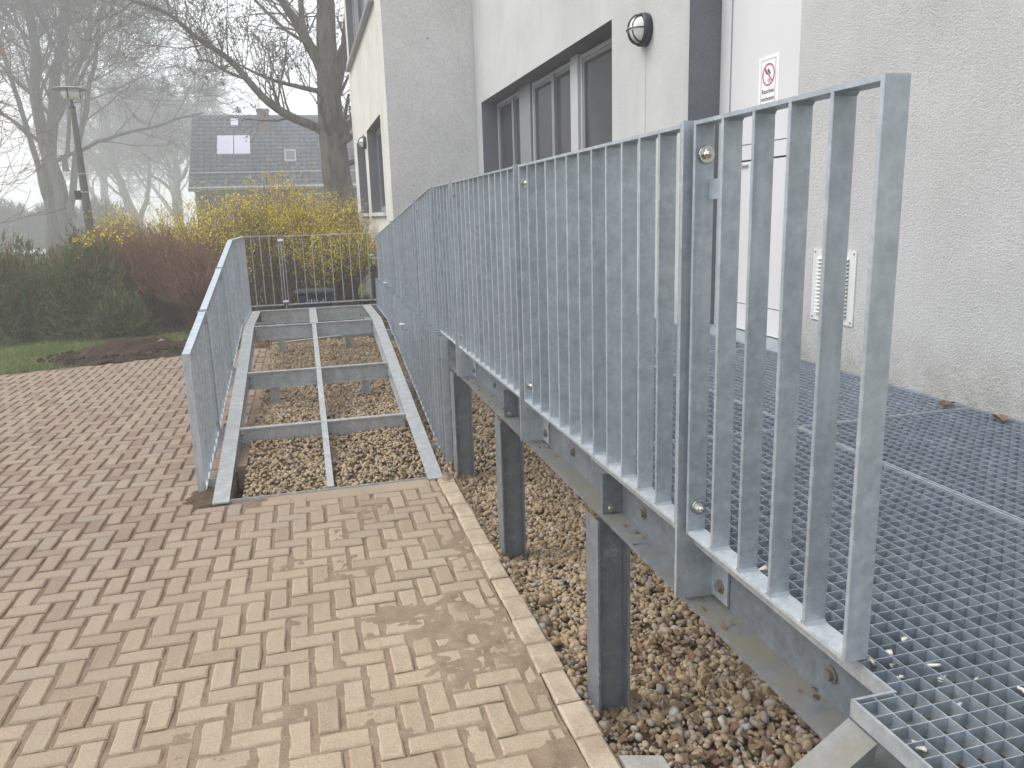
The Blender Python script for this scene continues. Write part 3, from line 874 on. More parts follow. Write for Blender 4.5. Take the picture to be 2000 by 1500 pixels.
MB().box(-0.604, 1.15, y, y+.06, z-.010, z).box(-0.604, 1.15, y+.02, y+.028, z-.17, z-.010).box(-0.604, 1.15, y-.002, y+.062, z-.178, z-.17).obj('cross_beam', M['galv_top'], rf)
for xx in (-.36, -.28):
    for dz in (.05, .11): link('bolt', BOLT_Y, rf, (xx, y+.019, z-dz))
for dz in (.06, .13): link('bolt', BOLT_Y, rf, (-.575, y+.019, z-dz)); link('bolt', BOLT_Y, rf, (.66, y+.019, z-dz))
for y in (6.27, 7.55, 10.5):
    for x in (-0.415, 0.435):
        h_leg(x, y-.01, -0.12, rz(y)-.16, 'leg', 0.08, 0.08, 0.007, 0.005, 'galv_top', rf)
BOLT_X = MB().lathe([(0.012,0),(0.012,.004)], (0,0,0), 'x', 12).lathe([(0.0085,.004),(0.0085,.022)], (0,0,0), 'x', 6).mesh('bolt', M['bolt'])
for y in (5.6, 6.95, 8.3, 9.55):
    for dz in (.05, .10):
        link('bolt', BOLT_X, rf, (-0.700, y+dz*.5, rz(y)-dz))
        o = link('bolt', BOLT_X, rf, (0.795, y+dz*.5, rz(y)-dz)); o.rotation_euler = (0, 0, math.pi)
# small L hanger plates for railing on the left outside
for y in (5.55, 6.40, 7.83, 9.43):
    xl = np.interp(y, [5.36, 10.85], [-.822, -.778])
    MB().box(xl+.047, -0.711, y-.004, y+.004, rz(y)-.13, rz(y)-.03).obj('hanger_plate', M['galv_top'], rf)
for y in (5.75, 7.2, 8.7):
    MB().box(0.806, 0.872, y-.004, y+.004, rz(y)-.13, rz(y)-.04).obj('hanger_plate', M['galv_top'], rf)

# left railing of the lower ramp
XL = lambda y: float(np.interp(y, [5.36, 10.85], [-.822, -.778]))
zl = [(5.3, .945), (9.15, 1.588), (11, 1.588)]
zlb = [(5.3, -.004), (9.15, .60), (11, .622)]
G2 = 'lower ramp left railing panels'
for a, b, n, lab, ps in ((5.385, 6.37, 8, 'lowest galvanised railing panel on the left, touching the soil at the foot of the ramp', [(6.40, .02)]),
                     (6.43, 7.80, 11, 'second galvanised railing panel up the left side of the ramp', [(7.83, .25)]),
                     (7.86, 9.40, 13, 'third left ramp railing panel, with the bend where the landing starts', [(9.43, .47)]),
                     (9.46, 10.80, 11, 'far left railing panel along the level landing', [])):
    panel(lab, XL, a, b, zl, zlb, n, G2, ps)
# right lower railing, tucked under the walkway railing
XB = lambda y: 0.882
zr = [(5.3, .944), (5.7, .946), (10.5, .990)]
zrb = [(5.3, -.055), (9.3, .60), (11, .62)]
for a, b, n, lab in ((5.43, 7.9, 20, 'lower railing panel right of the ramp, trapezoid of bars below the walkway railing'), (7.96, 10.5, 21, 'far half of the lower right ramp railing, narrowing towards the landing')):
    panel(lab, XB, a, b, zr, zrb, n, 'lower ramp right railing panels', topvis=False)
# handrail brackets
for (y, z), w in zip(((7.27, .80), (8.62, 1.08), (10.15, 1.312)), ('lowest', 'middle', 'highest')):
    hb = thing('handrail_bracket', f'{w} of three small handrail brackets on the right ramp railing', 'bracket', (0.85, y, z-.03), 'handrail brackets')
    x0 = 0.88 if z < .93 else 0.926
    MB().tube([(x0, y, z-.045), (0.842, y, z-.04), (0.83, y, z-.03), (0.828, y, z)], 0.0085, 8).obj('arm', M['galv_top'], hb)
    MB().lathe([(.026,z),(.026,z+.010)], (0.828,y,0), 'z', 14).obj('saddle', M['cap'], hb)
    MB().box(x0-.004, x0-.0005, y-.012, y+.012, z-.075, z-.02).obj('fixing_plate', M['galv_top'], hb)
# landing railing: bars seen edge-on
def xpanel(label, xa, xb, y, ztop, zbot, nb, ends=True):
    th = thing('railing', label, 'railing', ((xa+xb)/2, y, zbot), 'landing railing panels')
    MB().box(xa, xb, y, y+.045, ztop-.010, ztop).obj('top_rail', M['galv'], th)
    MB().box(xa, xb, y, y+.045, zbot, zbot+.012).obj('bottom_rail', M['galv'], th)
    for i in range(nb):
        x = xa+(xb-.009-xa)*i/(nb-1)
        link('bar', bar_mesh(ztop-.010-zbot-.012, w=.045, t=.009, xdir=False), th, (x, y, zbot+.012))
    return th
LY = 10.86
t1 = xpanel('short railing panel at the back of the landing, left of the double post', -0.772, -0.315, LY, 1.587, 0.668, 5)
t2 = xpanel('long railing panel across the back of the landing, right of the double post', -0.255, 2.30, LY, 1.579, 0.668, 22)
MB().box(-0.290, -0.280, LY-.006, LY+.05, 0.50, 1.585).obj('post', M['galv'], t2)
MB().box(-.36, -.2, LY-.22, LY-.01, .5, .58).obj('post_bracket', M['galv_top'], t2)
for zz in (1.52, .72):
    MB().lathe([(0.014,-.034),(0.014,.034)], (-.285, LY-.012, zz), 'x', 10).obj('spacer', M['cap'], t2)

# ================================================================== BUILDING
bd = thing('office_building', 'pale plastered building with stepped facade, windows and service door beside the walkway', 'building', (2.7, 8, -0.1))
def wall_x(name, X, ya, yb, z0, z1, holes, depth, mat, rmat='reveal', floor=False):
    """wall in the plane x=X facing -x with rectangular openings (ya,yb,za,zb)"""
    us = sorted({ya, yb, *[h[0] for h in holes], *[h[1] for h in holes]})
    vs = sorted({z0, z1, *[h[2] for h in holes], *[h[3] for h in holes]})
    mb = MB(); rv = MB()
    for a, b in zip(us[:-1], us[1:]):
        for c, d in zip(vs[:-1], vs[1:]):
            m = ((a+b)/2, (c+d)/2)
            if any(h[0] < m[0] < h[1] and h[2] < m[1] < h[3] for h in holes): continue
            mb.add([(X,a,c),(X,b,c),(X,b,d),(X,a,d)], [(0,3,2,1)])
    o = mb.obj(name, M[mat], bd)
    for (a, b, c, d) in holes:
        e = 0.0015
        rv.add([(X+e,a,c),(X+depth,a,c),(X+depth,a,d),(X+e,a,d)], [(0,1,2,3)])
        rv.add([(X+e,b,c),(X+depth,b,c),(X+depth,b,d),(X+e,b,d)], [(0,3,2,1)])
        rv.add([(X+e,a,d),(X+depth,a,d),(X+depth,b,d),(X+e,b,d)], [(0,1,2,3)])
        rv.add([(X+e,a,c),(X+depth,a,c),(X+depth,b,c),(X+e,b,c)], [(0,3,2,1)])
    if holes: rv.obj('window_reveal', M[rmat], bd)
    return o
HW = 10.0
door = (3.99, 5.285, 0.90, 4.3); win = (6.705, 11.80, 1.95, 3.372)
wall_x('wall', 2.70, -3.0, 12.21, -0.15, HW, [door, win], 0.30, 'plaster')
mb = MB(); mb.add([(1.36,12.21,.82),(2.70,12.21,.82),(2.70,12.21,HW),(1.36,12.21,HW)], [(0,1,2,3)]); mb.obj('wall', M['plaster_grey'], bd)
tw = [(13.25, 15.9, 1.85, 3.39), (16.54, 18.75, 1.85, 3.40), (13.13, 19.2, 5.08, 6.6)]
wall_x('wall', 1.36, 12.21, 19.75, 0.82, HW, tw, 0.22, 'plaster_far')
mb = MB(); mb.add([(1.36,19.75,.82),(6,19.75,.82),(6,19.75,HW),(1.36,19.75,HW)], [(0,3,2,1)]); mb.add([(1.36,12.21,HW),(6,12.21,HW),(6,19.75,HW),(1.36,19.75,HW)], [(0,1,2,3)]); mb.add([(2.7,-3,HW),(6,-3,HW),(6,12.21,HW),(2.7,12.21,HW)], [(0,1,2,3)])
mb.add([(2.7,-3,-.15),(6,-3,-.15),(6,-3,HW),(2.7,-3,HW)], [(0,1,2,3)]); mb.add([(6,-3,-.15),(6,19.75,-.15),(6,19.75,HW),(6,-3,HW)], [(0,1,2,3)])
mb.obj('wall', M['plaster_far'], bd)
MB().box(1.42, 2.69, 12.26, 19.70, -0.15, 0.819).obj('plinth', M['plinth'], bd)
MB().box(1.415, 1.425, 15.6, 16.1, 0.18, 0.42).obj('cellar_window', M['gap'], bd)
MB().lathe([(0.012, 0), (0.010, -.006)], (2.02, 12.208, 4.32), 'y', 10).obj('anchor_plug', M['ink'], bd)
MB().box(2.6955, 2.699, 6.0, 6.006, 0.93, 3.0).obj('wall_seam', M['plaster_far'], bd)
# small stair-like recess seam near the inner corner
MB().box(2.66, 2.698, 12.17, 12.208, 0.9, HW-.01).obj('corner_bead', M['plaster'], bd)
# main window
XW = 2.93
def frame_rect(mb, X, ya, yb, za, zb, w, d=0.05):
    mb.box(X, X+d, ya, yb, zb-w, zb).box(X, X+d, ya, yb, za, za+w).box(X, X+d, ya, ya+w, za+w, zb-w).box(X, X+d, yb-w, yb, za+w, zb-w)
def window(ya, yb, za, zb, fm, X=XW, split=None, w=0.045):
    wdw = MB(); frame_rect(wdw, X, ya, yb, za, zb, w)
    o = wdw.obj('window', M[fm], bd)
    ys = [ya+w]+([split] if split else [])+[yb-w]
    for a, b in zip(ys[:-1], ys[1:]):
        g = 0.03 if split else 0
        a2 = a+(g if a != ya+w else 0); b2 = b-(g if b != yb-w else 0)
        MB().box(X+.03, X+.036, a2, b2, za+w, zb-w).obj('pane', M['glass'], o)
    if split:
        MB().box(X-.012, X+.03, split-.045, split+.045, za+w, zb-w).obj('casement', M['grey_frame'], o)
    sash = MB(); frame_rect(sash, X+.012, ya+w, yb-w, za+w, zb-w, .04, .017)
    sash.obj('sash', M['grey_frame'], o)
    return o
window(10.47, 11.77, 1.96, 3.352, 'white_frame', split=10.86, w=.03)
MB().box(2.905, 2.98, 9.95, 10.46, 1.955, 3.368).obj('window_pillar', M['grey_frame'], bd)
window(8.39, 9.93, 1.96, 3.352, 'white_frame', split=9.06, w=.035)
MB().box(2.90, 2.975, 8.15, 8.385, 1.955, 3.368).obj('mullion', M['white_frame'], bd)
window(7.18, 8.145, 1.96, 3.352, 'white_frame', w=.04)
MB().box(2.905, 2.99, 6.71, 7.175, 1.955, 3.368).obj('window_pillar', M['grey_frame'], bd)
# backs of the openings
MB().add([(2.999,6.71,1.95),(2.999,11.8,1.95),(2.999,11.8,3.37),(2.999,6.71,3.37)], [(0,3,2,1)]).obj('window_backing', M['gap'], bd)
# door
XD = 2.945
MB().add([(2.999,3.995,.9),(2.999,5.28,.9),(2.999,5.28,4.3),(2.999,3.995,4.3)], [(0,3,2,1)]).obj('door_backing', M['gap'], bd)
dm = MB().box(XD, 2.995, 5.15, 5.283, 0.905, 4.29).obj('door_frame', M['door'], bd)
dr = MB()
for a, b in ((0.937, 1.116), (1.122, 2.080), (2.092, 2.188), (2.194, 4.28)):
    dr.box(XD+.004, 2.99, 4.0, 5.136, a, b)
dr = dr.obj('door', M['door'], bd)
MB().box(XD-.012, XD+.003, 4.88, 4.965, 2.050, 2.060).obj('letter_flap', M['zinc'], dr)
MB().box(2.695, 2.99, 4.0, 5.28, 0.902, 0.928).obj('threshold', M['grating'], bd)
# tower windows
for (a, b, c, d) in tw[:2]:
    MB().add([(1.579,a,c),(1.579,b,c),(1.579,b,d),(1.579,a,d)], [(0,3,2,1)]).obj('window_backing', M['reveal'], bd)
    w_ = window(a+.02, b-.02, c+.02, d-.02, 'grey_frame', 1.53, None, .05)
    MB().box(1.30, 1.5, a-.06, b+.06, c-.06, c+.004).obj('sill', M['vent'], w_)
a, b, c, d = tw[2]
MB().add([(1.579,a,c),(1.579,b,c),(1.579,b,d),(1.579,a,d)], [(0,3,2,1)]).obj('window_backing', M['reveal'], bd)
w_ = window(a+.02, b-.02, c+.02, d-.02, 'white_frame', 1.50, 15.2, .06)
MB().box(1.27, 1.48, a-.05, b+.05, c-.07, c+.004).obj('sill', M['grey_frame'], w_)
MB().box(1.42, 1.50, 17.6, 17.68, c+.02, d-.02).obj('mullion', M['white_frame'], w_)
# wall lamps
def wall_lamp(label, X, y, z, ry=0.115, rz_=0.118):
    th = thing('wall_lamp', label, 'wall lamp', (X, y, z), 'round bulkhead wall lamps')
    def ring(r, h, k): return (r, h)
    MB().lathe([(0.118,-.002),(0.122,-.03),(0.118,-.062),(0.104,-.066)], (X, y, z), 'x', 28).obj('housing', M['black'], th, True)
    MB().lathe([(0.10,-.05),(0.098,-.075),(0.088,-.105),(0.068,-.128),(0.04,-.142),(0.012,-.147)], (X, y, z), 'x', 24).obj('globe', M['globe'], th, True)
    cg = MB()
    prof = [(0.107,-.06),(0.105,-.085),(0.094,-.114),(0.073,-.138),(0.043,-.152),(0,-.157)]
    for ang in (0,):
        pts = [(X+h, y+r, z) for r, h in prof]+[(X+h, y-r, z) for r, h in prof[::-1][1:]]
        cg.tube(pts, 0.005, 6)
    for off, k in ((0.0, 1.0), (0.045, 0.9), (-0.045, 0.9)):
        pts = []
        for t in np.linspace(-1, 1, 15):
            a = t*math.pi/2
            zz = z+0.107*k*math.sin(a)
            hh = -.06-(.097*k*math.cos(a) if abs(t) < 1 else 0)*(1-abs(off)*2.5)
            pts.append((X+hh, y+off, zz))
        cg.tube(pts, 0.007, 6)
    cg.obj('cage', M['black'], th, True)
    return th
wall_lamp('black caged bulkhead lamp with white globe between window and door', 2.70, 5.99, 3.135)
wall_lamp('small looking black and white bulkhead lamp on the far tower wall', 1.36, 16.2, 3.20)
# no smoking sign on the door
def text_mesh(body, size):
    cu_ = bpy.data.curves.new('txt', 'FONT'); cu_.body = body; cu_.size = size; cu_.align_x = 'CENTER'; cu_.extrude = 0.0003
    to = bpy.data.objects.new('txt', cu_); COL.objects.link(to)
    dg = bpy.context.evaluated_depsgraph_get(); dg.update()
    me = bpy.data.meshes.new_from_object(to.evaluated_get(dg))
    bpy.data.objects.remove(to); bpy.data.curves.remove(cu_)
    return me
sx_ = XD+.0035
sg = thing('no_smoking_sign', 'laminated no smoking notice reading Rauchen verboten taped to the white door', 'sign', (sx_, 4.675, 2.40))
ROTS = Matrix(((0,0,-1),(-1,0,0),(0,1,0)))            # text x -> -y, text y -> z, text normal -> -x
MB().box(sx_-.0015, sx_, 4.560, 4.790, 2.375, 2.715).obj('sheet', M['paper'], sg)
bo = MB(); ya, yb, za, zb_ = 4.598, 4.758, 2.395, 2.692; w = .0022; xx = sx_-.0022
for q in ((ya, yb, zb_-w, zb_), (ya, yb, za, za+w), (ya, ya+w, za+w, zb_-w), (yb-w, yb, za+w, zb_-w)):
    bo.box(xx-.0004, xx, *q)
bo.obj('border', M['ink'], sg)
cyc, czc = 4.676, 2.600
rg = MB(); n = 40
v = []
for r_ in (0.068, 0.059):
    v += [(xx-.0012, cyc+r_*math.cos(2*math.pi*i/n), czc+r_*math.sin(2*math.pi*i/n)) for i in range(n)]
rg.add(v, [(i, (i+1) % n, n+(i+1) % n, n+i) for i in range(n)])
a = R(45)
def rot2(u, v_): return (xx-.0014, cyc+u*math.cos(a)-v_*math.sin(a), czc+u*math.sin(a)+v_*math.cos(a))
rg.add([rot2(-.06,-.0045), rot2(.06,-.0045), rot2(.06,.0045), rot2(-.06,.0045)], [(0,1,2,3)])
rg.obj('prohibition_ring', M['red'], sg)
pic = MB()
for (u0, u1, v0, v1) in ((-.008,.010,.012,.045), (-.006,.006,.05,.056), (-.028,-.014,-.01,.03), (.004,.010,-.05,-.02), (.018,.022,-.045,-.015)):
    b_ = R(-40)
    def q_(u, v_): return (xx-.0008, cyc+u*math.cos(b_)-v_*math.sin(b_)+.004, czc+u*math.sin(b_)+v_*math.cos(b_)-.004)
    pic.add([q_(u0,v0), q_(u1,v0), q_(u1,v1), q_(u0,v1)], [(0,1,2,3)])
pic.obj('cigarette_symbol', M['ink'], sg)
for body, z in (('Rauchen', 2.488), ('verboten', 2.443)):
    me = text_mesh(body, 0.040); me.materials.clear(); me.materials.append(M['ink'])
    o = link('lettering', me, sg, (xx-.0005, 4.678, z)); o.rotation_euler = ROTS.to_euler()
# vent grille
vg = thing('vent_grille', 'white louvred vent grille screwed to the plaster wall above the grating', 'vent grille', (2.70, 3.59, 1.17))
MB().box(2.693, 2.6995, 3.418, 3.766, 1.168, 1.552).obj('plate', M['vent'], vg)
lv = MB()
for i in range(15):
    z = 1.212+i*.0205
    pts = [(2.6925, z+.004), (2.676, z+.0), (2.674, z+.0015), (2.6925, z+.0165)]
    mbl = MB().prism(pts, 'y', 3.468, 3.716); mbl.v = [p for p in mbl.v]
    mbl.obj('louvre', M['vent'], vg)
    MB().box(2.6915, 2.6928, 3.47, 3.714, z-.0025, z+.0035).obj('slot', M['gap'], vg)
for y in (3.435, 3.749):
    for z in (1.184, 1.536):
        MB().lathe([(0.006, 2.693), (0.005, 2.690)], (0, y, z), 'x', 8).obj('screw', M['bolt_old'], vg)

# leaves and plaster chips on the grating
for x, y, r_, s_, lab in ((2.60, 2.67, .4, .055, 'curled brown leaf in the grating seam by the wall'), (2.62, 2.42, 1.3, .05, 'pale dry leaf lying on the grating next to the wall'), (2.56, 4.33, .8, .04, 'small pale leaf on the grating before the door')):
    th = MB()
    v = []
    for i in range(9):
        a = 2*math.pi*i/9
        rr = s_*(0.65+.35*math.cos(2*a))*(1+.2*math.sin(5*a))
        v.append((x+rr*math.cos(a+r_), y+rr*math.sin(a+r_), .934+.016*abs(math.sin(a))+.004))
    v.append((x, y, .933))
    th.add(v, [(i, (i+1) % 9, 9) for i in range(9)])
    setp(th.obj('dry_leaf', M['leaf']), lab, 'leaf')
cr_ = np.random.default_rng(12)
spots = [(1.02,1.10),(1.0,1.15),(1.06,1.17),(1.10,1.11),(1.03,1.24),(1.01,1.32),(1.12,1.20),(0.93,.98),(1.05,1.0),(1.1,.97),(1.0,.9),(1.17,1.06),(.99,1.44),(1.02,1.57),(1.08,1.07),(.97,1.0),(1.14,1.15),(1.04,1.13),(.92,.93),(1.2,.99),(1.07,1.3)]
for x, y in spots:
    n = 5; sz_ = cr_.uniform(.009, .019)
    an = np.sort(cr_.uniform(0, 6.28, n)); ra = sz_*cr_.uniform(.55, 1.2, n)
    top = np.stack([ra*np.cos(an), ra*np.sin(an), np.full(n, .002)+cr_.normal(0, .0008, n)], -1)
    V = np.concatenate([top, top*[.9, .9, 1]-[0, 0, .005], [[0, 0, .003]], [[0, 0, -.003]]])
    F0 = np.array([(i, (i+1) % n, 2*n) for i in range(n)]+[((i+1) % n+n, i+n, 2*n+1) for i in range(n)]+[(i, i+n, (i+1) % n) for i in range(n)]+[((i+1) % n, i+n, (i+1) % n+n) for i in range(n)])
    a, b = cr_.uniform(0, 6.28), cr_.uniform(-1.2, 1.2)
    Rz = np.array([[math.cos(a),-math.sin(a),0],[math.sin(a),math.cos(a),0],[0,0,1]]); Rx = np.array([[1,0,0],[0,math.cos(b),-math.sin(b)],[0,math.sin(b),math.cos(b)]])
    V = V@Rx.T@Rz.T
    o = link('plaster_chip', mesh_np('plaster_chip', V, F0, M['chip']), None, (x, y, .916+cr_.uniform(-.004, .008)))
    setp(o, 'small white plaster chip caught in the near grating mesh', 'chip', 'plaster chips in the grating')

m = 60
py = rng.uniform(1.1, 5.5, m); px = rng.uniform(.955, 1.026, m)
leaf_litter('leaf_litter', np.stack([px, py, np.full(m, .738)], -1), 0.011, M['litter'], 'crumbs of brown leaves lying on the flange of the walkway beam', 15)
# bin behind the landing
bn = thing('waste_bin', 'dark navy waste bin with white scribbles behind the landing railing', 'bin', (0.11, 13.2, 0))
mb = MB(); v = []
for z, w, d in ((0, .22, .12), (.57, .27, .15), (.60, .29, .17)):
    v += [(.11-w, 13.2-d, z), (.11+w, 13.2-d, z), (.11+w, 13.2+d, z), (.11-w, 13.2+d, z)]
mb.add(v, [(3,2,1,0)]+[(i+4*k, (i+1) % 4+4*k, (i+1) % 4+4*k+4, i+4*k+4) for k in range(2) for i in range(4)]+[(8,9,10,11)])
mb.obj('body', M['bin'], bn)
mb = MB(); v = []
for z, w in ((.605, .325), (.63, .325), (.65, .29), (.665, .2)):
    v += [(.11-w, 13.2-w*.6, z), (.11+w, 13.2-w*.6, z), (.11+w, 13.2+w*.6, z), (.11-w, 13.2+w*.6, z)]
mb.add(v, [(3,2,1,0)]+[(i+4*k, (i+1) % 4+4*k, (i+1) % 4+4*k+4, i+4*k+4) for k in range(3) for i in range(4)]+[(12,13,14,15)])
mb.obj('lid', M['bin_lid'], bn)
sc_ = MB()
sr = np.random.default_rng(4)
for i in range(7):
    x0 = -.05+i*.047
    pts = [(x0+sr.uniform(-.015,.03), 12.915, .47+sr.uniform(-.045,.05)) for _ in range(5)]
    pts = [(p[0], 13.2-.12-.03*p[2]/.57-.006, p[2]) for p in pts]
    sc_.tube(pts, .0035, 4)
sc_.obj('scribble', M['chalk'], bn)
# small far railing behind the tower corner
fr_ = thing('railing', 'short distant steel railing at the back corner of the building', 'railing', (1.2, 21, 0))
MB().box(.55, 1.6, 21, 21.04, 1.50, 1.53).obj('top_rail', M['galv'], fr_)
for i in range(9): MB().box(.55+i*.125, .562+i*.125, 21.01, 21.03, -.03, 1.5).obj('bar', M['galv'], fr_)

# ================================================================== BACKGROUND BUILDINGS
hs = thing('gabled_house', 'house with grey blue tiled roof, two pale solar collectors and brick chimney', 'house', (0, 42, -0.1))
RX0, RX1 = -4.62, 4.0
RY0, RZ0, RY1, RZ1 = 37.8, 2.95, 42.0, 6.66
sl = math.hypot(RY1-RY0, RZ1-RZ0); ey, ez = (RY1-RY0)/sl, (RZ1-RZ0)/sl
NR, NC = 18, 32
tb = TB()
tw_, th_ = (RX1-RX0)/NC, sl/NR
for r_ in range(NR):
    for c_ in range(NC):
        xs_ = RX0+c_*tw_+np.array([0, .25, .5, .75, 0.97])*tw_
        wv = np.array([.0, .035, .05, .03, -.02])
        P = []
        for s_, lift in ((r_*th_-.02, .075), ((r_+1)*th_, .0)):
            for x_, w2 in zip(xs_, wv):
                h = lift+w2
                P.append((x_, RY0+ey*s_-ez*h, RZ0+ez*s_+ey*h))
        for x_, w2 in zip(xs_, wv):
            s_ = r_*th_-.02; h = 0.0
            P.append((x_, RY0+ey*s_-ez*h, RZ0+ez*s_+ey*h))
        P = np.array(P)
        F = [(i, i+1, i+6, i+5) for i in range(4)]+[(10+i, 11+i, 1+i, i) for i in range(4)]
        tb.add(P, np.array(F))
roof = tb.obj('roof', M['tile'], hs, False)
MB().hexa([(RX0-.05,RY0,RZ0-.12),(RX1,RY0,RZ0-.12),(RX1,RY1,RZ1-.12),(RX0-.05,RY1,RZ1-.12),(RX0-.05,RY0,RZ0-.02),(RX1,RY0,RZ0-.02),(RX1,RY1,RZ1-.02),(RX0-.05,RY1,RZ1-.02)]).obj('roof_deck', M['tile'], hs)
MB().hexa([(RX0-.05,RY1,RZ1-.12),(RX1,RY1,RZ1-.12),(RX1,RY1+4.2,RZ0-.12),(RX0-.05,RY1+4.2,RZ0-.12),(RX0-.05,RY1,RZ1),(RX1,RY1,RZ1),(RX1,RY1+4.2,RZ0),(RX0-.05,RY1+4.2,RZ0)]).obj('roof_deck', M['tile'], hs)
MB().lathe([(0.11,RX0-.05),(0.11,RX1)], (0, RY1, RZ1+.02), 'x', 8).obj('ridge', M['tile'], roof)
MB().prism([(38.2,-.15),(45.8,-.15),(45.8,2.95),(42,6.4),(38.2,2.95)], 'x', RX0+.15, RX1-.1).obj('wall', M['house'], hs)
def on_roof(y): return RZ0+(y-RY0)/ey*ez
def roof_box(name, x0, x1, s0, s1, h0, h1, mat, par):
    v = []
    for h in (h0, h1):
        for x, s_ in ((x0,s0),(x1,s0),(x1,s1),(x0,s1)):
            v.append((x, RY0+ey*s_-ez*h, RZ0+ez*s_+ey*h))
    return MB().hexa(v).obj(name, M[mat], par)
def s_at(z): return (z-RZ0)/ez
for x0, x1 in ((-3.47, -2.76), (-2.72, -2.02)): roof_box('solar_collector', x0, x1, s_at(4.50), s_at(5.47), .10, .2, 'solar', roof)
o = roof_box('skylight', -2.86, -2.53, s_at(6.03), s_at(6.40), .08, .2, 'solar', roof)
o = roof_box('skylight', -.50, .02, s_at(4.12), s_at(4.72), .08, .17, 'zinc', roof)
roof_box('pane', -.44, -.04, s_at(4.20), s_at(4.64), .172, .18, 'glass', o)
roof_box('snow_guard', RX0, RX1, s_at(3.58), s_at(3.61), .12, .16, 'zinc', roof)
roof_box('gutter', RX0-.05, RX1, -.12, .0, -.02, .12, 'zinc', roof)
MB().box(-1.62, -1.08, 40.9, 41.5, 5.4, 6.85).box(-1.66, -1.04, 40.86, 41.54, 6.851, 6.95).obj('chimney', M['brick'], roof)
MB().tube([(-2.47,41.9,6.6),(-2.5,41.9,7.1)], .02, 5).lathe([(0.02,0),(0.14,.05),(0.16,.06)], (-2.5,41.8,7.0), 'y', 10).obj('satellite_dish', M['zinc'], roof)
for x in (-3.2, -.1, .5):
    w = MB().box(x, x+.55, 38.13, 38.19, 1.4, 2.65).obj('window', M['white_frame'], hs)
    MB().box(x+.06, x+.26, 38.12, 38.128, 1.48, 2.57).box(x+.29, x+.49, 38.12, 38.128, 1.48, 2.57).obj('pane', M['glass'], w)
hs.location = (0, 54.6, -.12); hs.scale = (1.3, 1.3, 1.22)
fh = thing('apartment_block', 'pale far apartment block fading in the mist right of the big tree', 'building', (6, 75, -0.1))
MB().box(1.5, 14, 72, 82, -.15, 9.5).obj('wall', M['far_house'], fh)
MB().box(1.2, 14.3, 71.7, 82.3, 9.51, 9.9).obj('roof', M['zinc'], fh)
for i in range(5):
    for j in range(3):
        MB().box(2.2+i*2.3, 3.4+i*2.3, 71.95, 72.0, 1.2+j*2.9, 2.6+j*2.9).obj('window', M['glass'], fh)

# ================================================================== TREES
def grow(tb_big, tb_small, p, d, length, rad, level, r, spread, up, maxlev, kids, wob=0.12, thin=0.03, tip=None):
    n = max(3, int(length/0.5)) if level < 2 else 4
    P = [np.array(p)]; dd = np.array(d, float)
    nz = r.normal(0, wob, (n, 3)); nz[:, 2] += up
    D = dd+np.cumsum(nz, axis=0)
    D /= np.sqrt((D*D).sum(axis=1, keepdims=True))
    P = np.concatenate([[P[0]], P[0]+np.cumsum(D*(length/n), axis=0)])
    rr = np.maximum(np.linspace(rad, rad*0.42 if level < maxlev else rad*.3, n+1), thin)
    (tb_big if rad > 0.05 else tb_small).tube(P, rr, 9 if rad > .15 else 6 if rad > .05 else 4 if rad > .02 else 3)
    P[:, 2] = np.minimum(P[:, 2], 19.4)
    if level >= maxlev:
        if tip is not None: tip.append(P[-1])
        return
    k = kids[level]
    for i in range(k):
        t = 0.28+0.72*(i+r.random())/k
        idx = min(int(t*n), n-1); f = t*n-idx
        q = P[idx]*(1-f)+P[idx+1]*f
        base = P[min(idx+1, n)]-P[idx]; base = base/np.linalg.norm(base)
        a = r.normal(0, 1, 3); a -= base*(a@base); a /= np.linalg.norm(a)
        ang = r.uniform(*spread[level])
        nd = base*math.cos(ang)+a*math.sin(ang)
        grow(tb_big, tb_small, q, nd, length*r.uniform(.45, .75)*(1.15-.5*t), rr[idx]*r.uniform(.24, .42), level+1, r, spread, up, maxlev, kids, wob, thin, tip)
def add_tree(name, label, stems, seed, kids, spread, up, maxlev, mat='bark_grey', twig='twig', group=None, wob=.1, thin=.0105):
    th = thing(name, label, 'tree', (stems[0][0][0], stems[0][0][1], 0), group)
    r = np.random.default_rng(seed); big, small = TB(), TB()
    for (p, d, ln, rad) in stems:
        d = np.array(d, float); d /= np.linalg.norm(d)
        # flare at the foot
        big.tube([np.array(p)+np.array([0,0,-.3]), np.array(p)+np.array([0,0,.25]), np.array(p)+d*.6], [rad*1.5, rad*1.12, rad*.98], 10)
        grow(big, small, np.array(p)+d*.55, d, ln, rad, 0, r, spread, up, maxlev, kids, wob, thin)
    big.obj('trunk', M[mat], th); small.obj('crown', M[twig], th)
    return th
SP = [(0.45, 0.95), (0.45, 1.0), (0.4, 1.0), (0.4, 1.0), (.4, 1.)]
G3 = 'bare trees on the left'
add_tree('bare_tree', 'large bare tree, left one of the two thick grey trunks behind the juniper', [((-12.0, 44, -.1), (-.04, 0, 1), 13.5, .37), ((-11.95, 44.2, 2.4), (-.2, .1, 1), 10.5, .16), ((-11.95, 43.8, 3.6), (.12, -.1, 1), 10, .14)], 21, (12, 8, 7, 5), SP, .03, 4, group=G3)
add_tree('bare_tree', 'large bare multi-stemmed tree, its trunk just left of the street lamp', [((-10.7, 42.6, -.1), (.0, 0, 1), 14, .35), ((-10.65, 42.6, 2.4), (.16, .1, 1), 11.0, .16), ((-10.6, 42.6, 4.6), (.36, -.1, 1), 8.5, .10)], 22, (12, 8, 7, 5), SP, .02, 4, group=G3)
add_tree('bare_tree', 'bare tree at the left picture edge with overhanging fine branches', [((-17.3, 45.4, -.1), (.1, 0, 1), 12.5, .36)], 23, (12, 8, 7, 4), SP, .02, 4, group=G3)
G4 = 'misty trees along the road'
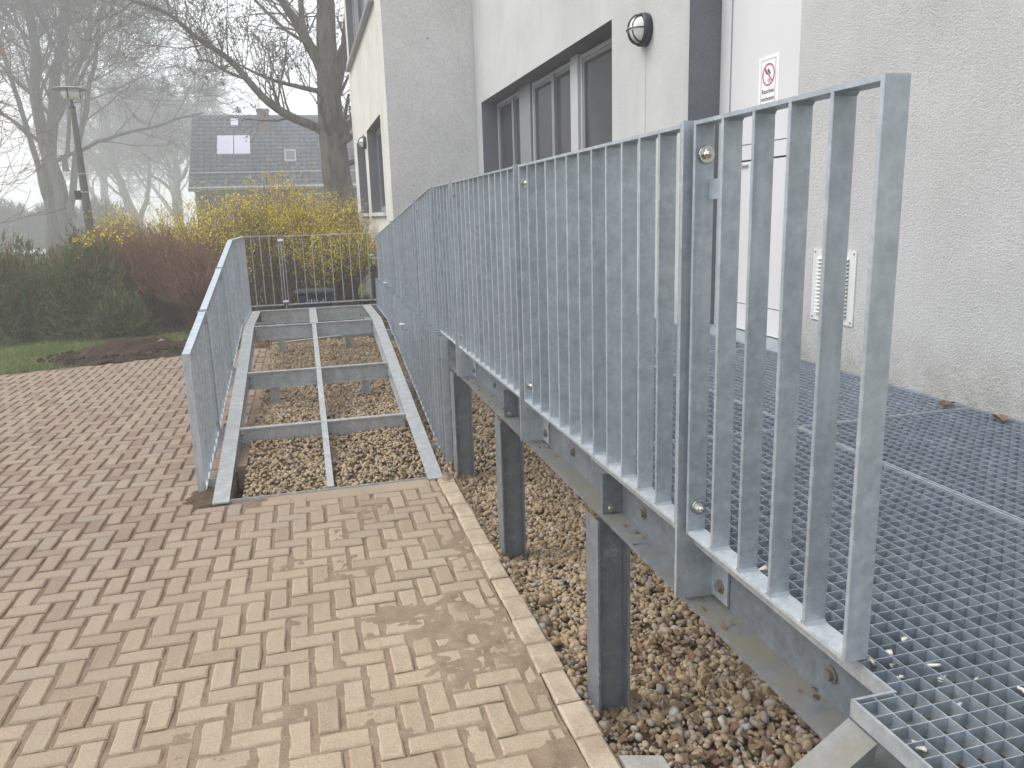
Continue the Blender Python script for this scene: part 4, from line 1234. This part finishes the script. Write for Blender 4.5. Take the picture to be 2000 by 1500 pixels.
for i, (x, y, h, rr_, lab) in enumerate(((-16.2, 90, 14, .5, 'misty bare tree with forked trunk right of the street lamp post'), (-12.0, 88, 13, .45, 'misty bare tree close to the left gable of the tiled house'),
        (-22.5, 105, 14, .55, 'faint misty tree behind the lamp, third in the row'), (-36, 100, 14, .55, 'faint misty tree at the far left behind the dark hedge'), (-17.5, 125, 15, .6, 'palest tree of the row, farthest in the mist'))):
    add_tree('misty_tree', lab, [((x, y, -.05), (rng.normal(0, .05), 0, 1), h, rr_), ((x, y, 1.8), (rng.normal(0, .35), .1, 1), h*.7, rr_*.55)], 40+i, (13, 8, 6, 4), SP, .02, 4, group=G4, thin=.022)
# the big tree by the house, limbs laid out one by one
bt = thing('poplar_tree', 'thick rough-barked tree with long arching limb beside the building', 'tree', (1.15, 23, 0))
big, small = TB(), TB()
tr = np.random.default_rng(5)
def limb(pts, r0, r1, n=10, kids=14, klen=2.2, wig=.05):
    P = np.array(pts, float)
    t = np.linspace(0, 1, len(P)); tt = np.linspace(0, 1, len(P)*4)
    Q = np.stack([np.interp(tt, t, P[:, k]) for k in range(3)], -1)
    for _ in range(2): Q[1:-1] = (Q[:-2]+2*Q[1:-1]+Q[2:])/4
    Q[1:-1] += tr.normal(0, wig*r0, (len(Q)-2, 3))
    rr = r0+(r1-r0)*tt
    big.tube(Q, rr, n)
    for i in range(kids):
        u = tr.uniform(.18, 1.0)
        idx = int(u*(len(Q)-1))
        d = Q[min(idx+1, len(Q)-1)]-Q[max(idx-1, 0)]; d /= np.linalg.norm(d)
        a = tr.normal(0, 1, 3)+np.array([0, 0, .9]); a -= d*(a@d)*.6; a /= np.linalg.norm(a)
        grow(big, small, Q[idx], a*.8+d*.35, klen*tr.uniform(.5, 1.2), max(.018, rr[idx]*tr.uniform(.18, .3)), 1, tr, SP, .05, 3, (6, 5, 3), .13, .0062)
big.tube([(1.18,23,-.4),(1.18,23,.1),(1.16,23,.7),(1.13,23,1.8)], [.80,.62,.50,.44], 16)
limb([(1.13,23,1.75),(1.08,23,2.6),(1.03,23,3.6),(1.02,23,4.6),(1.04,23,5.6),(1.05,23,6.4),(1.14,23.1,7.6),(1.2,23.2,9.0),(1.3,23.3,10.5)], .44, .16, 16, 10, 2.5, .015)
limb([(.95,23,4.05),(.6,22.9,4.2),(-.14,22.8,4.5),(-.55,22.7,4.78),(-.9,22.6,5.15),(-1.2,22.6,5.55),(-1.5,22.5,5.9),(-2.1,22.4,6.25),(-2.8,22.3,6.9),(-3.45,22.2,7.05),(-4.1,22.2,7.3)], .135, .03, 10, 30, 1.9)
limb([(.9,23,5.1),(.3,23.1,5.25),(-.3,23.2,5.4),(-.9,23.3,5.65),(-1.5,23.4,6.0)], .075, .02, 8, 14, 1.3)
limb([(-1.0,22.6,5.35),(-1.5,22.5,5.5),(-1.9,22.4,5.75),(-2.2,22.4,5.8)], .05, .02, 7, 9, 1.1)
limb([(.95,23,5.6),(.55,22.9,6.4),(.15,22.8,7.1),(-.25,22.7,7.7),(-.7,22.6,8.6)], .17, .06, 10, 16, 2.2)
limb([(.5,22.9,6.5),(.45,23.2,7.2),(.6,23.4,8.2)], .10, .05, 8, 8, 1.6)
limb([(1.2,23,5.2),(1.5,23.1,6.1),(1.65,23.1,7.0),(1.85,23,8.2)], .16, .07, 10, 10, 2)
limb([(1.3,23,3.9),(1.5,23,4.3),(1.9,23,4.6),(2.4,23,5)], .12, .05, 8, 6, 1.5)
limb([(1.35,23,3.2),(1.7,23,3.35),(2.1,23,3.45)], .08, .04, 8, 4, 1.0)
big.obj('trunk', M['bark'], bt); small.obj('crown', M['twig'], bt)
# withered seed pods and leaves still hanging in the crown
n = 2600
anch = np.concatenate(small.V); pick = anch[tr.integers(0, len(anch), n)]+tr.normal(0, .05, (n, 3))
a = tr.uniform(0, 6.28, n); s_ = tr.uniform(.018, .045, n)
u = np.stack([np.cos(a)*s_, tr.normal(0, .01, n), np.sin(a)*s_], -1); v_ = np.stack([-np.sin(a)*s_*.5, tr.normal(0, .01, n), np.cos(a)*s_*.5], -1)
V = np.stack([pick-u, pick-v_, pick+u, pick+v_], 1).reshape(-1, 3)-np.array([1.15, 23, 0])
link('withered_leaves', mesh_np('withered_leaves', V, np.arange(4*n).reshape(n, 4), M['litter']), bt, (1.15, 23, 0))

# street lamp
sl_ = thing('street_lamp', 'old street lamp with flat disc hood on a dark tapering post', 'street lamp', (-4.66, 20, 0))
MB().lathe([(0.115,-.1),(0.10,1.5),(0.082,2.6),(0.06,4.05),(0.055,4.32)], (-4.66,20,0), 'z', 14).obj('post', M['wood'], sl_, True)
MB().lathe([(0.055,4.30),(0.07,4.33),(0.03,4.38),(0.028,4.55)], (-4.66,20,0), 'z', 12).obj('collar', M['black'], sl_, True)
MB().lathe([(0.03,4.48),(0.15,4.51),(0.175,4.60),(0.18,4.70)], (-4.66,20,0), 'z', 18).obj('diffuser', M['globe'], sl_, True)
for a in (0.4, 2.5, 4.6):
    x, y = -4.66+.185*math.cos(a), 20+.185*math.sin(a)
    MB().box(x-.012, x+.012, y-.012, y+.012, 4.5, 4.72).obj('strut', M['black'], sl_)
MB().lathe([(0.36,4.70),(0.358,4.712),(0.24,4.74),(0.08,4.76),(0.01,4.765)], (-4.66,20,0), 'z', 26).obj('hood', M['zinc'], sl_, True)
MB().box(-4.86, -4.74, 19.93, 20.05, 2.35, 2.55).obj('switch_box', M['black'], sl_)
MB().lathe([(0.094,2.5),(0.094,2.53)], (-4.66,20,0), 'z', 14).obj('band', M['zinc'], sl_)
MB().lathe([(0.085,2.9),(0.085,2.93)], (-4.66,20,0), 'z', 14).obj('band', M['zinc'], sl_)

# ================================================================== SHRUBS
def stems_shrub(tb_, r, c, nst, hgt, spread, seg=6, rad=.006, twigs=4, tl=.35, arch=.5, out=None, sides=3):
    for _ in range(nst):
        a = r.uniform(0, 6.28); b = r.uniform(0, .35)*spread
        p = np.array([c[0]+b*math.cos(a), c[1]+b*math.sin(a), -.03])
        reach = spread*math.sqrt(r.random())
        h = hgt*math.sqrt(max(.12, 1-(reach/spread)**2*.75))*r.uniform(.72, 1.08)
        a2 = a+r.normal(0, .5)
        e = np.array([c[0]+reach*math.cos(a2), c[1]+reach*math.sin(a2), h])
        t = np.linspace(0, 1, seg+1)[:, None]
        P = p*(1-t)+e*t
        P[:, 2] = p[2]+(h-p[2])*(t[:, 0]**(1-arch*.45))
        P[1:] += r.normal(0, .03, (seg, 3))
        tb_.tube(P, np.linspace(rad, rad*.4, seg+1), sides)
        for k in range(twigs):
            u = r.uniform(.35, 1); i = min(int(u*seg), seg-1)
            q = P[i]*(1-(u*seg-i))+P[i+1]*(u*seg-i)
            d = np.array([r.normal(0, .6), r.normal(0, .6), r.uniform(.2, 1.2)]); d /= np.linalg.norm(d)
            L = tl*r.uniform(.4, 1.2)
            Q = np.array([q, q+d*L*.5+r.normal(0, .02, 3), q+d*L+np.array([0,0,.02])])
            tb_.tube(Q, np.array([rad*.55, rad*.45, rad*.25]), 3)
            if out is not None: out.append(Q)
        if out is not None: out.append(P[seg//2:])
def flowers(paths, r, per, size, zmin, dens=None):
    pts = []
    for P in paths:
        for _ in range(per):
            i = r.integers(0, len(P)-1); f = r.random()
            pts.append(P[i]*(1-f)+P[i+1]*f)
    pts = np.array(pts)
    w = np.clip((pts[:, 2]-zmin)/1.3, 0.03, 1)
    patch = fnoise(pts[:, 0]+pts[:, 1]*.7, pts[:, 2]*1.3, 1.8, 77)
    w = w*np.clip((patch-.28)*3, .1, 1.4)
    pts = pts[r.random(len(pts)) < w]
    n = len(pts)
    pts = pts+r.normal(0, .02, (n, 3))
    u = r.normal(0, 1, (n, 3)); u /= np.linalg.norm(u, axis=1, keepdims=True)
    v = np.cross(u, r.normal(0, 1, (n, 3))); v /= np.linalg.norm(v, axis=1, keepdims=True)
    s = size*r.uniform(.6, 1.3, (n, 1))
    V = np.stack([pts-u*s, pts-v*s*.7, pts+u*s, pts+v*s*.7], 1).reshape(-1, 3)
    return V, np.arange(4*n).reshape(n, 4)
G5 = 'yellow forsythia shrubs behind the ramp'
fs = [(-3.3, 16.6, 1.95, 1.0, 'loose forsythia with few yellow sprays behind the junipers'), (-2.35, 16.2, 2.0, 1.1, 'forsythia with yellow sprays, left one above the red-brown twigs'), (-1.35, 15.2, 2.2, 1.2, 'broad yellow forsythia behind the left landing rail'),
      (-.45, 15.6, 2.5, 1.2, 'tallest yellow forsythia, in front of the solar collectors of the house'), (.45, 15.4, 2.1, 1.1, 'yellow forsythia behind the waste bin'), (.75, 17.6, 2.1, .9, 'yellow forsythia at the foot of the big tree'), (-.1, 17.2, 2.35, 1.1, 'yellow forsythia in the second row below the tiled roof')]
for i, (x, y, h, sp, lab) in enumerate(fs):
    th = thing('forsythia_shrub', lab, 'shrub', (x, y, 0), G5)
    r = np.random.default_rng(60+i); t_ = TB(); out = []
    stems_shrub(t_, r, (x, y), 250 if i > 1 else 150, h, sp, 6, .0075, 5, .45, .5, out)
    t_.obj('stems', M['twig_ochre'], th)
    V, F = flowers(out, r, 13, .0175, .35)
    setp(link('flowers', mesh_np('flowers', V-np.array([x, y, 0]), F, M['flower']), th, (x, y, 0)), kind='stuff')
G6 = 'red-brown twiggy shrubs'
for i, (x, y, h, sp, lab) in enumerate(((-2.55, 14.9, 1.65, .95, 'dense red-brown leafless shrub left of the ramp railing'), (-1.75, 14.3, 1.35, .75, 'lower red-brown leafless shrub right behind the left railing'), (-3.4, 15.6, 1.75, .9, 'red-brown leafless shrub rising behind the juniper'))):
    th = thing('twiggy_shrub', lab, 'shrub', (x, y, 0), G6)
    r = np.random.default_rng(80+i); t_ = TB()
    stems_shrub(t_, r, (x, y), 620, h, sp, 5, .006, 7, .34, .7)
    t_.obj('stems', M['twig_red'], th)
# one flowering spray lying over the red-brown shrub
sp_ = thing('forsythia_spray', 'single bright yellow forsythia spray bending over the red-brown shrub', 'shrub', (-3.3, 14.6, 0))
t_ = TB(); out = []; r = np.random.default_rng(99)
for k in range(9):
    a = r.uniform(-.2, .2)
    P = np.array([(-2.4+a, 14.9, .1), (-2.6+a, 14.6, 1.0), (-2.75+a, 14.3, 1.55+a), (-3.0-r.random()*.3, 14.1, 1.72+a*.6), (-3.35-r.random()*.3, 14.0, 1.55-r.random()*.3)])
    t_.tube(P, np.linspace(.007, .003, 5), 4); out.append(P[2:])
t_.obj('stems', M['twig_ochre'], sp_)
V, F = flowers(out, r, 40, .022, -.5)
setp(link('flowers', mesh_np('flowers', V-np.array([-3.3, 14.6, 0]), F, M['flower']), sp_, (-3.3, 14.6, 0)), kind='stuff')
# junipers
def juniper(label, c, rx, ry, h, n, seed, mat='juniper', name='juniper_shrub', group='dark green junipers', cat='shrub', L=.12, flat_=False):
    th = thing(name, label, cat, (c[0], c[1], 0), group)
    r = np.random.default_rng(seed)
    a = r.uniform(0, 6.28, n); e = np.arccos(r.uniform(0, 1, n)); k = r.uniform(.55, 1.05, n)**.6
    bump = .55+.8*fnoise(np.cos(a)*2+5, np.sin(a)*2+e*2, 1.7, seed)
    d = np.stack([np.sin(e)*np.cos(a), np.sin(e)*np.sin(a), np.cos(e)], -1)
    P = np.stack([c[0]+d[:, 0]*rx*k*bump, c[1]+d[:, 1]*ry*k*bump, d[:, 2]*h*k*bump], -1)
    dirn = d*.7+np.array([0, 0, .55])+r.normal(0, .38, (n, 3)); dirn /= np.linalg.norm(dirn, axis=1, keepdims=True)
    V, F = [], []
    for q in range(3):
        dv = dirn+r.normal(0, .28, (n, 3)); ln = L*r.uniform(.5, 1.4, (n, 1))
        s = np.cross(dv, r.normal(0, 1, (n, 3))); s /= np.linalg.norm(s, axis=1, keepdims=True); s *= L*.09
        V.append(np.stack([P-s, P+s, P+dv*ln], 1))
    V = np.concatenate(V).reshape(-1, 3)-np.array([c[0], c[1], 0])
    link('foliage', mesh_np('foliage', V, np.arange(len(V)).reshape(-1, 3), M[mat]), th, (c[0], c[1], 0))
    t2 = TB()
    for _ in range(240):
        aa = r.uniform(0, 6.28); ee = r.uniform(.1, 1.3); rr2 = r.uniform(.7, 1.14)
        q = np.array([c[0]+rx*rr2*math.sin(ee)*math.cos(aa), c[1]+ry*rr2*math.sin(ee)*math.sin(aa), h*rr2*math.cos(ee)])
        p = np.array([c[0], c[1], 0])
        t2.tube(np.array([p, (p+q)/2+[0, 0, .1], q]), np.array([.014, .009, .004]), 3)
    t2.obj('stems', M['twig_red'], th)
juniper('dark green spreading juniper at the left picture edge', (-4.75, 14.6), 1.15, 1.1, 1.50, 7000, 31)
juniper('dark green juniper beside the red-brown shrub, with brown gaps', (-3.55, 14.4), .85, .8, 1.5, 4500, 32)
juniper('small low green juniper at the grass in front of the red-brown twigs', (-3.0, 13.9), .5, .45, .7, 1800, 33)
juniper('juniper cut by the left picture edge', (-6.1, 14.5), 1.0, 1.0, 1.45, 5000, 34)
for i, x in enumerate((-26.5, -23, -19.5, -16.2)):
    juniper(('broad dark misty hedge bush, leftmost beyond the road', 'dark misty hedge bush, second from the left beyond the road', 'dark misty hedge bush, third from the left beyond the road', 'dark misty hedge bush, nearest the tree trunks beyond the road')[i], (x, 73), 2.4, 1.6, 3.5, 2500, 50+i, 'hedge', 'hedge_bush', 'misty hedge beyond the road', 'hedge', .5)
# reddish bare twigs hanging in at the left edge
rt = thing('hanging_branch_tree', 'reddish thin branches reaching in at the left picture edge', 'tree', (-6.2, 16, 0))
big, small = TB(), TB(); r = np.random.default_rng(71)
for (p, d, ln) in (((-6.15,16,0), (.05,0,1), 4.2), ((-6.3,16.1,0), (.12,.05,1), 3.6)):
    grow(big, small, p, np.array(d), ln, .055, 0, r, SP, .02, 3, (9, 7, 4), .1, .005)
big.obj('trunk', M['twig_red'], rt); small.obj('crown', M['twig_red'], rt)

# ---------------------------------------------------------------- grass, litter, soil heap
def lawn_z(x, y): return -0.03
n = 85000
gx = rng.uniform(-7.5, -0.9, n); gy = edgeY(0)+0.285*gx+0.03+rng.random(n)**1.25*3.9
m = ~(((gx+2.45)/.95)**2+((gy-11.75-.25*(gx+2.45))/.55)**2 < 1.0+.3*rng.normal(0, 1, n))
gx, gy = gx[m], gy[m]; n = len(gx)
a = rng.uniform(0, 6.28, n); h = rng.uniform(.02, .075, n)*(1+1.3*np.clip(fnoise(gx, gy, 1.1, 41)-.5, 0, 1)*2)
ln = rng.normal(0, .05, (n, 2)); w = .0045
B = np.stack([gx, gy, np.full(n, -.03)], -1)
V = np.stack([B+np.stack([np.cos(a)*w, np.sin(a)*w, 0*a], -1), B-np.stack([np.cos(a)*w, np.sin(a)*w, 0*a], -1), B+np.stack([ln[:, 0], ln[:, 1], h], -1)], 1).reshape(-1, 3)
setp(link('grass', mesh_np('grass', V, np.arange(3*n).reshape(n, 3), M['grass'])), 'green and straw coloured grass strip between paving and shrubs', 'grass', kind='stuff')
m = 9000
lx = rng.uniform(-7, 1.3, m); ly = rng.uniform(13.0, 18.5, m)
keep = (rng.random(m) < np.clip((ly-13.2-.2*np.maximum(-lx-1.5, 0))/1.0, .08, 1))
leaf_litter('leaf_litter', np.stack([lx, ly, -.02+rng.random(m)*.03], -1)[keep], .035, M['litter'], 'brown leaf litter under the shrubs', 6)
# bed behind the landing
m = 5000
lx = rng.uniform(-.8, 1.4, m); ly = rng.uniform(11.6, 14.2, m)
leaf_litter('leaf_litter', np.stack([lx, ly, -.015+rng.random(m)*.03], -1), .03, M['litter'], 'brown leaf litter around the waste bin', 8)
th = thing('soil_heap', 'low heap of dark brown soil on the grass edge by the paving', 'soil heap', (-2.45, 11.75, -.02))
gxs = np.linspace(-1, 1, 60)
X, Y = np.meshgrid(gxs, gxs)
rr = np.sqrt(X*X+Y*Y)
rr = rr*(.72+.55*fnoise(X+4, Y, 2.6, 31, 3))
Z = .24*np.clip(1-rr, 0, 1)**.9*(0.25+1.5*fnoise(X*3+9, Y*3, 1.3, 13, 4))+.07*(fnoise(X, Y, 13, 3)-.5)*(rr < .95)-.06*(rr > .98)
WX = -2.45+X*1.05; WY = 11.85+Y*.62+.27*X*1.05
V = np.stack([WX, WY, Z-.015], -1).reshape(-1, 3)-np.array([-2.45, 11.75, -.02])
ii = np.arange(59)[:, None]*60+np.arange(59)[None, :]
F = np.stack([ii, ii+1, ii+61, ii+60], -1).reshape(-1, 4)
link('heap', mesh_np('heap', V, F, M['soil'], True), th, (-2.45, 11.75, -.02))
for k, (x, y, s_) in enumerate(((-2.05, 11.85, .045), (-2.75, 11.72, .035), (-2.5, 11.6, .03), (-2.3, 11.62, .028), (-2.9, 11.55, .022))):
    V0, F0 = I1
    V = V0*s_*np.array([1.2,.9,.7])*(1+np.random.default_rng(k).normal(0, .12, (len(V0), 1)))
    setp(link('stone', mesh_np('stone', V, F0, M['pebble_dark'], True), th, (x, y, .16 if k < 2 else .12)))
clods = scatter_stones('soil_clods', 420, (-3.5, -1.5), (11.2, 12.3), 0.021, I1, M['soil'], 44, lambda x, y: np.abs(((x+2.45)/1.0)**2+((y-11.8-.27*(x+2.45))/.55)**2-.5) < .75, True, 0.0)
setp(clods, 'loose dark clods scattered over the soil heap', 'soil clods', kind='stuff')
clods.location.z = -.02
# soil round the feet of the left railing and along the ramp edge
def soil_patch(cx, cy, rx, ry, h, label, seed, mat='gravel_bed'):
    g = np.linspace(-1.3, 1.3, 34); X, Y = np.meshgrid(g, g); rr = np.sqrt(X*X+Y*Y)
    rr = rr*(.62+.8*fnoise(X*rx*14+seed, Y*ry*14, 1.0, seed+3, 3))
    Z = h*np.clip(1-rr, 0, 1)**.8*(.5+fnoise(X*4+seed, Y*ry/rx*4, 1.2, seed, 4))-.03*np.clip((rr-.9)*8, 0, 1)-.004
    V = np.stack([X*rx, Y*ry, Z], -1).reshape(-1, 3)
    ii = np.arange(33)[:, None]*34+np.arange(33)[None, :]
    F = np.stack([ii, ii+1, ii+35, ii+34], -1).reshape(-1, 4)
    setp(link('soil_spill', mesh_np('soil_spill', V, F, M[mat], True), None, (cx, cy, 0)), label, 'soil')
soil_patch(-0.76, 5.30, .13, .22, .035, 'dark soil spill at the foot of the left railing', 3)
soil_patch(0.83, 5.15, .07, .16, .025, 'sandy soil spill where kerb, ramp and gravel meet', 8, 'sand')

# ================================================================== HAZE
hz = MB().box(-420, 420, -420, 420, -1.2, 20.0).obj('haze', None, origin=(0, 0, 0))
hz.data.materials.clear()
hm = bpy.data.materials.new('haze_air'); hm.use_nodes = True
nt = hm.node_tree; nt.nodes.clear()
ho = nt.nodes.new('ShaderNodeOutputMaterial'); hv = nt.nodes.new('ShaderNodeVolumePrincipled')
hv.inputs['Color'].default_value = (0.97, 0.98, 1.0, 1)
hv.inputs['Density'].default_value = 0.0070
hv.inputs['Anisotropy'].default_value = 0.35
nt.links.new(hv.outputs[0], ho.inputs['Volume'])
hz.data.materials.append(hm)
setp(hz, kind='stuff')
